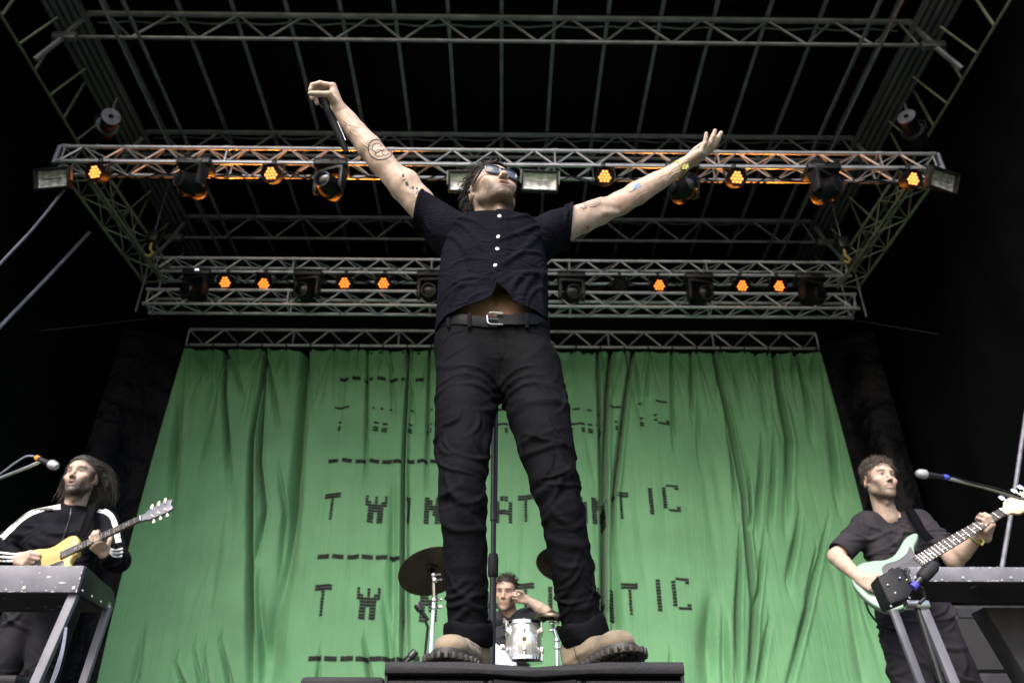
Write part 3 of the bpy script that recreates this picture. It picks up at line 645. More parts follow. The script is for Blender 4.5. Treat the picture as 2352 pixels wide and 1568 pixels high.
# ---------------------------------------------------------------- microphone stand behind the singer
t = thing('microphone_stand', 'straight black microphone stand behind the singer\'s legs', 'microphone stand', (at(1130, 1525, 2.62).x, 2.62, 0))
x_, y_ = t.location.x, 2.62; zc = at(1131, 1300, 2.62).z
MB().lathe([(.16, 0), (.16, .012), (.15, .02), (.02, .03)], (x_, y_, 0), n=32).build('round_base', M['black_metal'], t)
MB().tube((x_, y_, .02), (x_, y_, zc), .0105, n=14).build('lower_tube', M['black_metal'], t)
MB().lathe([(.0125, -.035), (.0165, -.03), (.017, .025), (.014, .04)], (x_, y_, zc), n=16).build('clutch', M['rough_black'], t)
MB().tube((x_, y_, zc + .03), (x_, y_, at(1131, 1195, 2.62).z), .0085, n=12).build('upper_tube', M['black_metal'], t)
MB().tube((x_, y_, at(1131, 1195, 2.62).z), (x_, y_, at(1136, 930, 2.62).z), .0115, n=12).build('top_tube', M['black_metal'], t)
q = at(1121, 1137, 2.64)
cable('cable_tie', 'small orange tag beside the microphone stand pole', [q + Vector((-.004, 0, -.016)), q + Vector((-.010, 0, 0)), q + Vector((-.004, 0, .016)), q + Vector((.004, 0, .003))], .005, 'led', 'tag') if False else None

# ---------------------------------------------------------------- keyboards in worn wooden cases
M['worn'] = mat('worn_paint', (.125, .125, .155), .55, var=(9, .75, 1.25), chips=(6.5, .645, (.62, .63, .66)), bump=(60, .2, .003))
M['bare'] = mat('bare_patch', (.42, .42, .45), .7, var=(60, .6, 1.2))
M['worn_dark'] = mat('worn_dark', (.020, .021, .024), .5, var=(9, .7, 1.4), chips=(13, .65, (.5, .5, .52)))
def keyboard(xe, xo, Y, z0, z1, depth, label, sx):
    """xe: visible end, xo: far end out of frame; sx: +1 when the visible end is on the right"""
    t = thing('electric_piano', label, 'keyboard', ((xe + xo) / 2, Y, 0)); xm = (xe + xo) / 2; L = abs(xe - xo)
    MB().box((xm, Y, (z0 + z1) / 2), (L, .022, z1 - z0), bev=.006).build('front_panel', M['worn'], t)
    mb = MB(); mb.box((xm, Y + depth / 2 + .012, z0 + .012), (L - .06, depth, .02)); mb.box((xm, Y + depth * .5, z1 - .015), (L - .05, depth * .96, .02)); mb.build('case', M['worn_dark'], t)
    h = z1 - z0; poly = [(.0, 0), (depth, 0), (depth, h * .55), (depth - .03, h * .78), (.02, h), (0, h)]
    MB().prism(poly, (xe - (.02 if sx > 0 else 0), Y + .0115, z0), (0, 1, 0), (0, 0, 1), (1, 0, 0), .02, .003).build('end_panel', M['worn_dark'], t)
    mb = MB()
    for k in range(5): mb.lathe([(.008, 0), (.007, .004), (.001, .005)], (xe - sx * (.02 + .22 * k), Y - .011, z0 + .018), (0, -1, 0), 10)
    for y in np.linspace(.03, depth - .03, 4): mb.lathe([(.007, 0), (.006, .004), (.001, .005)], (xe + sx * .001, Y + y, z0 + .018), (sx, 0, 0), 10)
    mb.build('screw', M['steel'], t)
    mb = MB(); cr2 = random.Random(int(abs(xe) * 100)); h = z1 - z0          # chipped paint, mostly along the edges
    for k in range(85):
        e = cr2.random(); x = xm + cr2.uniform(-.5, .5) * L * .98
        if k % 3 == 0: x = xe - sx * abs(cr2.gauss(0, .22))
        z = z1 - abs(cr2.gauss(0, .006)) if e < .5 else (z0 + abs(cr2.gauss(0, .006)) if e < .86 else cr2.uniform(z0, z1)); w_ = abs(cr2.gauss(.002, .007)) + .0015; hh = (abs(cr2.gauss(.0006, .0018)) + .0008) * (1 if e < .62 else 1.5)
        if e > .92: x = xe - sx * .004; w_ = .003; hh = cr2.uniform(.004, .02)
        n_ = 7; a0 = cr2.random() * 6; P = [(min(max(x + w_ * math.cos(a0 + 6.283 * i / n_) * cr2.uniform(.5, 1.2), xm - L / 2 + .001), xm + L / 2 - .001), Y - .0116, min(max(z + hh * math.sin(a0 + 6.283 * i / n_) * cr2.uniform(.5, 1.2), z0 + .001), z1 - .001)) for i in range(n_)]
        mb.add(P, [tuple(range(n_))])
    mb.build('paint_chip', M['bare'], t, 0)
    return t
KY = 3.75
kz0, kz1 = at(100, 1361, KY).z, at(100, 1299, KY).z
xe = at(188, 1330, KY).x
k1 = keyboard(xe, xe - 1.15, KY, kz0, kz1, .36, 'grey electric piano in a chipped wooden case in front of the guitarist', 1)
def leg(t, a, b, w_, name='leg', m_='worn'):
    a, b = Vector(a), Vector(b); d, u, v = frame(b - a, (0, 1, 0)); mb = MB(); rm = Matrix((u, v, d)).transposed()
    mb.box((a + b) / 2, (w_, w_ * .7, (b - a).length), rm, bev=.004); mb.build(name, M[m_], t)
leg(k1, at(172, 1362, KY + .03), at(172, 1362, KY + .03) + Vector((-.10, -.10, -.94)), .042)
leg(k1, at(250, 1390, KY + .34), at(250, 1390, KY + .34) + Vector((-.06, -.03, -.93)), .038)
mb = MB()
for k in range(3):
    a = at(150 + k * 2, 1440, KY - .03); mb.path(catmull([a, at(141 + k * 3, 1490, KY - .06), at(124 + k * 4, 1545, KY - .1), at(104 + k * 2, 1600, KY - .1)], 6), .0028)
tag(mb.build('cable', M['alu_dim']), 'thin grey cables taped down the front leg of the left electric piano', 'cable')
xe = at(2090, 1330, KY).x
k2 = keyboard(xe, xe + 1.25, KY, at(2200, 1388, KY).z + .10, at(2200, 1302, KY).z, .36, 'grey electric piano in a worn case in front of the bassist', -1)
leg(k2, at(2118, 1392, KY + .03), at(2118, 1392, KY + .03) + Vector((.10, -.10, -.94)), .042)
leg(k2, at(2052, 1400, KY + .25), at(2052, 1400, KY + .25) + Vector((.10, -.06, -.93)), .036)
# black box clamped on the end of the right piano
t = thing('control_box', 'black control box clamped to the left end of the right electric piano', 'control box', at(2068, 1352, KY - .1))
c0 = at(2068, 1352, KY - .1)
poly = [((px - 2068) * .00205, -(py - 1352) * .00205) for px, py in ((2024, 1332), (2080, 1308), (2092, 1362), (2080, 1378), (2036, 1394), (2030, 1384))]
MB().prism(poly, c0 + Vector((0, .09, 0)), (1, 0, 0), (0, .15, 1), (0, -1, .15), .10, .012).build('box', M['rough_black'], t)
mb = MB()
for px, py in ((2040, 1345), (2052, 1362), (2044, 1375), (2070, 1330), (2036, 1390), (2080, 1372)): mb.lathe([(.006, 0), (.005, .004), (.001, .005)], c0 + Vector(((px - 2068) * .00205, -.012, -(py - 1352) * .00205)), (0, -1, 0), 10)
mb.build('screw', M['steel'], t)

def microphone(a, b, label, ring, ball='steel', cat='microphone', scale=1.):
    """a: tail of the handle, b: tip of the grille"""
    a, b = Vector(a), Vector(b); ax = (b - a).normalized(); L = (b - a).length; t = thing('microphone', label, cat, a)
    MB().lathe([(.008 * scale, 0), (.011 * scale, .004), (.0125 * scale, L * .3), (.0175 * scale, L * .68), (.019 * scale, L * .70)], a, ax, 18).build('handle', M['black_metal'], t)
    if ring: MB().lathe([(.0135 * scale, L * .07), (.0142 * scale, L * .08), (.0148 * scale, L * .19), (.0138 * scale, L * .2)], a, ax, 18).build('colour_ring', mat('tape', ring, .6), t)
    MB().lathe([(.019 * scale, L * .69), (.025 * scale, L * .72), (.026 * scale, L * .78), (.0255 * scale, L * .84), (.023 * scale, L * .92), (.014 * scale, L * .985), (.002, L)], a, ax, 22).build('grille', M[ball], t)
    return t
M['mesh_steel'] = mat('mesh_steel', (.42, .42, .45), .45, .8, bump=(900, .9, .003))
def mic_stand(pts, r, label, base=None):
    t = thing('microphone_stand', label, 'microphone stand', pts[0]); MB().path(pts, r, n=8).build('boom', M['steel'], t)
    if base is not None:
        MB().tube(base[0], base[1], .012).build('upright', M['black_metal'], t)
        MB().lathe([(.15, 0), (.15, .012), (.02, .03)], base[1], n=24).build('round_base', M['black_metal'], t)
    return t
MY = 4.15
microphone(at(80, 1049, MY), at(132, 1072, MY - .04), 'vocal microphone with an orange ring in front of the long haired guitarist', (.75, .22, .04), 'mesh_steel')
mic_stand([at(92, 1060, MY), at(70, 1070, MY), at(0, 1098, MY + .05), at(-150, 1155, MY + .1)], .009, 'thin silver boom holding the guitarist\'s vocal microphone', (at(-150, 1155, MY + .1), Vector((at(-150, 1155, MY + .1).x, MY + .1, 0))))
tag(MB().path(catmull([at(80, 1048, MY), at(60, 1048, MY), at(30, 1066, MY), at(0, 1088, MY), at(-100, 1150, MY)], 8), .005).build('cable', M['alu_dim']), 'grey cable looping from the guitarist\'s vocal microphone', 'cable')
microphone(at(2182, 1097, MY), at(2104, 1086, MY - .04), 'vocal microphone with a blue ring beside the bassist\'s face', (.05, .06, .5), 'mesh_steel')
e_ = at(2380, 1150, MY)
mic_stand([at(2180, 1099, MY), at(2250, 1116, MY), at(2340, 1143, MY), e_], .010, 'black and silver boom holding the bassist\'s vocal microphone', (e_, Vector((e_.x, e_.y, 0))))
tag(MB().path(catmull([at(2184, 1095, MY), at(2230, 1108, MY - .01), at(2290, 1122, MY - .01), at(2345, 1140, MY - .01)], 8), .006).build('cable', M['black_plastic']), 'black cable wrapped along the bassist\'s microphone boom', 'cable')
m3 = thing('microphone', 'black foam covered microphone leaning over the end of the right electric piano', 'microphone', at(2100, 1345, KY - .2))
a_, b_ = at(2098, 1347, KY - .2), at(2150, 1292, KY - .2); ax_ = (b_ - a_).normalized(); L_ = (b_ - a_).length
MB().lathe([(.010, 0), (.014, .01), (.016, L_ * .35)], a_, ax_, 18).build('handle', M['black_metal'], m3)
MB().lathe([(.020, L_ * .33), (.027, L_ * .38), (.029, L_ * .6), (.028, L_ * .85), (.02, L_ * .96), (.002, L_)], a_, ax_, 18).build('foam_cover', M['rough_black'], m3)
MB().lathe([(.0155, -.004), (.0165, 0), (.0165, .018), (.0155, .022)], a_, ax_, 18).build('colour_ring', mat('blue_tape', (.05, .05, .4), .6), m3)
e_ = at(2112, 1385, KY - .16)
st = thing('microphone_stand', 'short black stand clamp at the end of the right electric piano', 'microphone stand', e_)
mb = MB(); mb.path([a_ + Vector((.01, 0, .01)), at(2118, 1350, KY - .17), at(2124, 1372, KY - .16), e_], .008, n=8); mb.build('gooseneck', M['black_metal'], st)
mb = MB(); mb.box(e_ + Vector((0, .03, .0)), (.10, .05, .035), bev=.008); mb.tube(e_ + Vector((-.06, -.01, -.005)), e_ + Vector((-.02, -.01, -.005)), .014); mb.build('clamp', M['steel'], st)
MB().tube(e_ + Vector((0, .03, 0)), (e_.x + .06, e_.y + .02, 0), .012).build('upright', M['black_metal'], st)
M['tolex'] = mat('grey_tolex', (.045, .044, .050), .7, spec=.15, bump=(300, .6, .003), var=(12, .8, 1.2))
# speaker box and pedal clutter at the lower right
t = thing('guitar_amplifier', 'dark grey speaker cabinet in the lower right corner', 'amplifier', at(2330, 1500, 4.1))
MB().prism([((px - 2330) * .0021, -(py - 1500) * .0021) for px, py in ((2292, 1397), (2420, 1397), (2440, 1800), (2350, 1590), (2335, 1530))], at(2330, 1500, 4.1), (1, 0, 0), (0, 0, 1), (0, 1, 0), .14, .01).build('cabinet', M['tolex'], t)
t = thing('guitar_amplifier', 'black amplifier standing behind the bassist\'s right electric piano', 'amplifier', at(2270, 1480, 6.2))
p_ = at(2262, 1478, 6.2); MB().box(p_, (.60, .4, .46), bev=.02).build('cabinet', M['rough_black'], t)
MB().box(p_ + Vector((0, -.205, -.04)), (.54, .012, .34)).build('grille', GRILLE, t); MB().box(p_ + Vector((0, -.205, .17)), (.5, .012, .06)).build('control_panel', M['black_metal'], t)
MB().box((p_.x, p_.y, (p_.z - .23) / 2), (.66, .46, p_.z - .235), bev=.02).build('flight_case', M['rough_black'], t)

# ---------------------------------------------------------------- drum kit
M['drum_white'] = mat('drum_shell', (.78, .78, .78), .16, .75, var=(3, .85, 1.05)); M['drum_head'] = mat('drum_head', (.75, .75, .74), .5)
M['bronze'] = mat('cymbal_bronze', (.10, .085, .062), .40, .85, var=(6, .7, 1.1), bump=(40, .2, .003))
rz = .32
tag(MB().box((at(1150, 1500, 6.7).x, 6.9, rz / 2), (2.6, 2.2, rz), bev=.01).build('drum_riser', M['rough_black']), 'black platform under the drum kit', 'platform')
DY = 6.0; c = at(1203, 1476, DY); r_ = .128; zt = at(1203, 1433, DY).z; zb = at(1203, 1517, DY).z
t = thing('tom_drum', 'shiny silver white tom drum in front of the drummer', 'drum', (c.x, DY, zb))
MB().lathe([(r_ - .006, zb), (r_ - .003, zb + .004), (r_ - .003, zt - .004), (r_ - .006, zt)], (c.x, DY, 0), n=48).build('shell', M['drum_white'], t)
for z in (zb + .004, zt - .004): MB().lathe([(r_ + .002, z - .014), (r_ + .008, z - .010), (r_ + .008, z + .010), (r_ + .002, z + .014)], (c.x, DY, 0), n=48).build('hoop', M['chrome'], t)
MB().lathe([(r_ - .004, zt + .003), (.001, zt + .004)], (c.x, DY, 0), n=40).build('drum_head', M['drum_head'], t)
MB().lathe([(r_ - .004, zb - .003), (.001, zb - .004)], (c.x, DY, 0), n=40).build('bottom_head', M['black_plastic'], t)
for k in range(6):
    a = R(30 + 60 * k + 0); d = Vector((math.cos(a), math.sin(a), 0)); mb = MB()
    for z in (zt - .055, zb + .055): mb.box(Vector((c.x, DY, z)) + d * (r_ + .012), (.024, .02, .042), rotz(a), bev=.006)
    for s, z in ((1, zt), (-1, zb)): mb.tube(Vector((c.x, DY, z + s * .012)) + d * (r_ + .014), Vector((c.x, DY, z - s * .055)) + d * (r_ + .014), .004)
    mb.build('lug', M['chrome'], t)
MB().lathe([(.017, 0), (.016, .003), (.001, .004)], (c.x, DY - r_ + .003, (zt + zb) / 2), (0, -1, 0), 16).build('badge', M['bronze'], t)
c = at(1096, 1560, 5.8)
t = thing('bass_drum', 'bass drum with a plain white front head, mostly hidden behind the singer\'s boot', 'drum', (c.x, 5.8, c.z))
MB().lathe([(.25, 0), (.25, .4)], c, (0, 1, 0), 48).build('shell', M['drum_white'], t); MB().lathe([(.25, -.018), (.258, -.014), (.258, .014), (.25, .018)], c, (0, 1, 0), 48).build('hoop', M['chrome'], t)
MB().lathe([(.249, -.004), (.20, -.008), (.001, -.010)], c, (0, 1, 0), 48).build('drum_head', M['drum_head'], t)
for a in (20, 50, 80, 110, 140, 170):
    d = Vector((math.cos(R(a)), 0, math.sin(R(a)))); mb = MB(); mb.tube(c + d * .264 + Vector((0, -.03, 0)), c + d * .264 + Vector((0, .1, 0)), .008); mb.box(c + d * .262 + Vector((0, -.02, 0)), (.03, .012, .03), bev=.005); mb.build('lug', M['chrome'], t)
for s in (-1, 1): MB().tube(c + Vector((s * .2, .05, -.16)), (c.x + s * .32, 5.75, rz), .012).build('spur', M['chrome'], t)
def cymbal(p, r, nrm, label, base, boom=None):
    t = thing('cymbal', label, 'cymbal', p); n_ = Vector(nrm).normalized()
    MB().lathe([(.006, .030), (.02, .029), (.034, .018), (.042, .008), (.10, .004), (r * .8, -.012), (r, -.022), (r, -.024), (r * .8, -.0135), (.10, .002), (.042, .006), (.034, .015), (.006, .027)], p, n_, 48).build('plate', M['bronze'], t)
    MB().lathe([(.012, -.03), (.016, -.02), (.012, .0)], p, n_, 12).build('felt', M['black_cloth'], t)
    b = Vector(base); s = thing('cymbal_stand', 'chrome stand carrying the ' + label, 'cymbal stand', b)
    p = Vector(p); top = Vector((b.x + .03, b.y, (p.z + b.z) * .62)) if boom is None else Vector(boom)
    mb = MB(); mb.tube(p + n_ * .03, p - n_ * .06, .006); mb.tube(p - n_ * .05, top, .011); mb.tube(top, b + Vector((0, 0, .12)), .014)
    for q in (p - n_ * .055, p - n_ * .10, top, top + Vector((0, 0, -.05)), (top + b) / 2): mb.lathe([(.018, -.012), (.022, 0), (.018, .012)], q, n=12); mb.tube(q, q + Vector((.04, -.01, .004)), .007); mb.lathe([(.011, -.008), (.011, .008)], q + Vector((.045, -.01, .004)), (1, 0, 0), 8)
    mb.build('pole', M['chrome'], s)
    for k in range(3):
        a = R(90 + 120 * k); MB().tube(b + Vector((0, 0, .30)), b + Vector((.26 * math.cos(a), .26 * math.sin(a), .01)), .010).build('leg', M['chrome'], s)
    return t
p_ = at(992, 1306, 5.6); cymbal(p_, .235, (-.25, .42, .87), 'large bronze cymbal left of the singer\'s legs', (at(986, 1500, 5.6).x, 5.6, rz), at(997, 1378, 5.6))
p_ = at(1300, 1291, 5.9); cymbal(p_, .215, (.15, .36, .92), 'bronze cymbal half hidden behind the singer\'s right leg in the picture', (at(1330, 1500, 6.3).x, 6.3, rz), at(1322, 1400, 6.1))
p_ = at(1268, 1412, 5.9); cymbal(p_, .135, (.05, -.12, .99), 'small flat cymbal beside the tom drum', (at(1280, 1500, 5.9).x, 5.9, rz), at(1279, 1470, 5.9))
for px, py, lab in ((962, 1415, 'small black drum microphone clamped under the large bronze cymbal'), (963, 1494, 'small black drum microphone low down left of the singer\'s boot')):
    q = at(px, py, 5.45); t = thing('drum_microphone', lab, 'microphone', q)
    MB().lathe([(.02, 0), (.026, .01), (.026, .05), (.014, .055), (.013, .13)], q + Vector((-.02, 0, .08 if py < 1450 else .0)), (.6, .2, -.75) if py < 1450 else (-.6, 0, -.7), 14).build('body', M['black_metal'], t)
    mb = MB(); mb.path([q + Vector((.04, 0, -.02)), q + Vector((.06, .02, -.06)), q + Vector((.05, .05, -.2)), Vector((q.x + .05, q.y + .1, rz))], .009); mb.build('stand', M['chrome' if py > 1450 else 'black_metal'], t)
# ---------------------------------------------------------------- implicit surfaces: smooth unions of tapered limbs, meshed in one skin
class SDF:
    def __init__(s): s.ops = []
    def cone(s, a, b, r1, r2=None, k=.015, op=1, flat=None):
        a, b = np.array(a, float), np.array(b, float); r2 = r1 if r2 is None else r2
        m = max(r1, r2) * (max(1, flat[1]) if flat else 1) * 1.02
        f = None
        if flat: n = np.array(Vector(flat[0]).normalized()); f = (n, 1 / flat[1] - 1)
        def d(x, y, z):
            ax, ay, az = a; bx, by, bz = b - a
            px, py, pz = x - ax, y - ay, z - az
            if f is not None:
                n, g = f; q = (px * n[0] + py * n[1] + pz * n[2]) * g; px, py, pz = px + n[0] * q, py + n[1] * q, pz + n[2] * q
                w = (bx * n[0] + by * n[1] + bz * n[2]) * g; bx, by, bz = bx + n[0] * w, by + n[1] * w, bz + n[2] * w
            L = bx * bx + by * by + bz * bz + 1e-12
            t = np.clip((px * bx + py * by + pz * bz) / L, 0, 1)
            return np.sqrt((px - bx * t) ** 2 + (py - by * t) ** 2 + (pz - bz * t) ** 2) - (r1 + (r2 - r1) * t)
        s.ops.append((d, np.minimum(a, b) - m, np.maximum(a, b) + m, k, op)); return s
    def ell(s, c, r, rot=None, k=.012, op=1):
        c = np.array(c, float); r = np.array(r, float); m = r.max() * 1.02 if rot is not None else r * 1.02
        Rm = None if rot is None else np.array(rot.transposed())
        def d(x, y, z):
            px, py, pz = x - c[0], y - c[1], z - c[2]
            if Rm is not None: px, py, pz = (Rm[i][0] * px + Rm[i][1] * py + Rm[i][2] * pz for i in range(3))
            k0 = np.sqrt((px / r[0]) ** 2 + (py / r[1]) ** 2 + (pz / r[2]) ** 2)
            k1 = np.sqrt((px / r[0] ** 2) ** 2 + (py / r[1] ** 2) ** 2 + (pz / r[2] ** 2) ** 2) + 1e-9
            return k0 * (k0 - 1) / k1
        s.ops.append((d, c - m, c + m, k, op)); return s
    def chain(s, pts, rs, k=.02, flat=None):
        for i in range(len(pts) - 1): s.cone(pts[i], pts[i + 1], rs[i], rs[i + 1], min(k, .007) if i else k, flat=flat)
        return s
    def mesh(s, h, smooth=1):
        lo = np.min([o[1] for o in s.ops if o[4] > 0], 0) - 3 * h; hi = np.max([o[2] for o in s.ops if o[4] > 0], 0) + 3 * h
        n = np.ceil((hi - lo) / h).astype(int) + 1
        F = np.full(n, 1.0, np.float32); ax = [lo[i] + h * np.arange(n[i]) for i in range(3)]
        for d, l, u, k, op in s.ops:
            m = k + 3 * h
            i0 = np.clip(np.floor((l - m - lo) / h).astype(int), 0, n - 1); i1 = np.clip(np.ceil((u + m - lo) / h).astype(int) + 1, 1, n)
            sl = tuple(slice(i0[i], i1[i]) for i in range(3))
            D = d(ax[0][sl[0]][:, None, None], ax[1][sl[1]][None, :, None], ax[2][sl[2]][None, None, :]).astype(np.float32)
            A = F[sl]
            if op > 0:
                q = np.maximum(k - np.abs(A - D), 0) / k; F[sl] = np.minimum(A, D) - q * q * k * .25
            else:
                q = np.maximum(k - np.abs(A + D), 0) / k; F[sl] = np.maximum(A, -D) + q * q * k * .25
        return nets(F, lo, h, smooth)
def nets(F, lo, h, smooth=1):
    S = F < 0; n = np.array(F.shape)
    cnt = np.zeros(n - 1, np.int8)
    for i in (0, 1):
        for j in (0, 1):
            for k in (0, 1): cnt += S[i:n[0] - 1 + i, j:n[1] - 1 + j, k:n[2] - 1 + k]
    act = (cnt > 0) & (cnt < 8); C = np.argwhere(act); idx = np.full(act.shape, -1, np.int64); idx[act] = np.arange(len(C))
    P = np.zeros((len(C), 3)); num = np.zeros(len(C))
    cs = [(i, j, k) for i in (0, 1) for j in (0, 1) for k in (0, 1)]
    val = {c: F[C[:, 0] + c[0], C[:, 1] + c[1], C[:, 2] + c[2]] for c in cs}
    for a in cs:
        for ax in range(3):
            if a[ax] == 0:
                b = list(a); b[ax] = 1; b = tuple(b); va, vb = val[a], val[b]; m = (va < 0) != (vb < 0)
                t = np.where(m, va / np.where(m, va - vb, 1), 0); q = np.array(a, float)[None, :].repeat(len(C), 0); q[:, ax] = t
                P[m] += q[m]; num[m] += 1
    V = lo + h * (C + P / num[:, None]); Fs = []
    for ax in range(3):
        sl0 = [slice(1, -1)] * 3; sl1 = [slice(1, -1)] * 3; sl0[ax] = slice(0, -1); sl1[ax] = slice(1, None)
        A, B = S[tuple(sl0)], S[tuple(sl1)]
        E = np.argwhere(A != B); E0 = E.copy()
        for o in range(3):
            if o != ax: E0[:, o] += 1
        b1, b2 = [(1, 2), (2, 0), (0, 1)][ax]
        def cell(d1, d2):
            q = E0.copy(); q[:, b1] += d1; q[:, b2] += d2; return idx[q[:, 0], q[:, 1], q[:, 2]]
        Q = np.stack([cell(-1, -1), cell(0, -1), cell(0, 0), cell(-1, 0)], 1)
        flip = ~S[tuple(np.array(E0).T)] if len(E0) else np.zeros(0, bool)
        Q[flip] = Q[flip][:, ::-1]; Fs.append(Q)
    Q = np.concatenate(Fs); Q = Q[(Q >= 0).all(1)]
    for _ in range(smooth): V = lap(V, Q, .5)
    return V, Q
def lap(V, Q, f):
    acc = np.zeros_like(V); c = np.zeros(len(V))
    for i in range(4):
        a, b = Q[:, i], Q[:, (i + 1) % 4]
        for d in range(3): acc[:, d] += np.bincount(a, V[b, d], len(V)) + np.bincount(b, V[a, d], len(V))
        c += np.bincount(a, minlength=len(V)) + np.bincount(b, minlength=len(V))
    return V + (acc / np.maximum(c, 1)[:, None] - V) * f
def normals(V, Q):
    n = np.cross(V[Q[:, 2]] - V[Q[:, 0]], V[Q[:, 3]] - V[Q[:, 1]]); N = np.zeros_like(V)
    for i in range(4):
        for d in range(3): N[:, d] += np.bincount(Q[:, i], n[:, d], len(V))
    return N / (np.linalg.norm(N, axis=1)[:, None] + 1e-12)
def fold_disp(V, N, folds):
    """creases: (centre, along, across, length, width, height)"""
    d = np.zeros(len(V))
    for (p, e, g, l, w_, A) in folds:
        x = V - np.array(p); a = x @ np.array(e); b = x @ np.array(g); r2 = (x * x).sum(1)
        m = (np.abs(a) < 2.2 * l) & (np.abs(b) < 3.2 * w_) & (r2 < (2.4 * l) ** 2)
        b = b + .25 * a * a / l
        q = (b[m] / w_) ** 2; d[m] += A * (1 - 1.1 * q) * np.exp(-q) * np.exp(-(a[m] / l) ** 2)
    return V + N * d[:, None]
def limb_folds(pts, rs, specs, r_, facing=None):
    """specs: list of (t0, t1, count, height, width, length, tilt) along the whole polyline, 0..1"""
    pts = [Vector(p) for p in pts]; L = [0]
    for i in range(len(pts) - 1): L.append(L[-1] + (pts[i + 1] - pts[i]).length)
    F = []
    for (t0, t1, c, A, w_, l, tilt) in specs:
        for _ in range(c):
            s = r_.uniform(t0, t1) * L[-1]; i = max(k for k in range(len(pts) - 1) if L[k] <= s + 1e-9)
            f = (s - L[i]) / (L[i + 1] - L[i]); p = pts[i].lerp(pts[i + 1], f); rr = rs[i] + (rs[i + 1] - rs[i]) * f
            d = (pts[i + 1] - pts[i]).normalized(); _, u, v = frame(d, (0, 1, 0)); a = r_.uniform(0, 2 * math.pi)
            if facing is not None and r_.random() < .75:
                q = Vector(facing) - d * d.dot(Vector(facing)); q = q.normalized(); a0 = math.atan2(q.dot(v), q.dot(u)); a = a0 + r_.gauss(0, .8)
            n_ = u * math.cos(a) + v * math.sin(a); tn = d.cross(n_); al = R(r_.gauss(0, tilt)) + R(r_.choice((-1, 1)) * tilt * .6)
            e = (tn * math.cos(al) + d * math.sin(al)).normalized(); g = n_.cross(e).normalized()
            F.append((p + n_ * rr, e, g, l * r_.uniform(.6, 1.3), w_ * r_.uniform(.7, 1.4), A * r_.uniform(.5, 1.2)))
    return F
def np_mesh(name, parts, material, parent, colors=None, smooth=180):
    """parts: list of (V, Q[, colour array]) joined into ONE mesh"""
    off = np.zeros(3); q = parent
    while q is not None: off += np.array(q.location); q = q.parent
    Vs, Qs, Cs, o = [], [], [], 0
    for p in parts:
        Vs.append(p[0] - off); Qs.append(p[1] + o); o += len(p[0])
        if len(p) > 2: Cs.append(p[2])
    V, Q = np.concatenate(Vs), np.concatenate(Qs); me = bpy.data.meshes.new(name)
    me.vertices.add(len(V)); me.vertices.foreach_set('co', V.astype(np.float32).ravel())
    me.loops.add(Q.size); me.loops.foreach_set('vertex_index', Q.astype(np.int32).ravel())
    me.polygons.add(len(Q)); me.polygons.foreach_set('loop_start', np.arange(0, Q.size, 4, dtype=np.int32))
    me.update(calc_edges=True); me.validate()
    if Cs:
        C = np.concatenate(Cs); a = me.attributes.new('Col', 'FLOAT_COLOR', 'POINT')
        a.data.foreach_set('color', np.concatenate([C, np.ones((len(C), 1))], 1).astype(np.float32).ravel())
    return link_mesh(name, me, material, parent, smooth)
def bvh(parts):
    V = np.concatenate([p[0] for p in parts]); Q = []; o = 0
    for p in parts: Q.append(p[1] + o); o += len(p[0])
    return BVHTree.FromPolygons(V.tolist(), np.concatenate(Q).tolist())

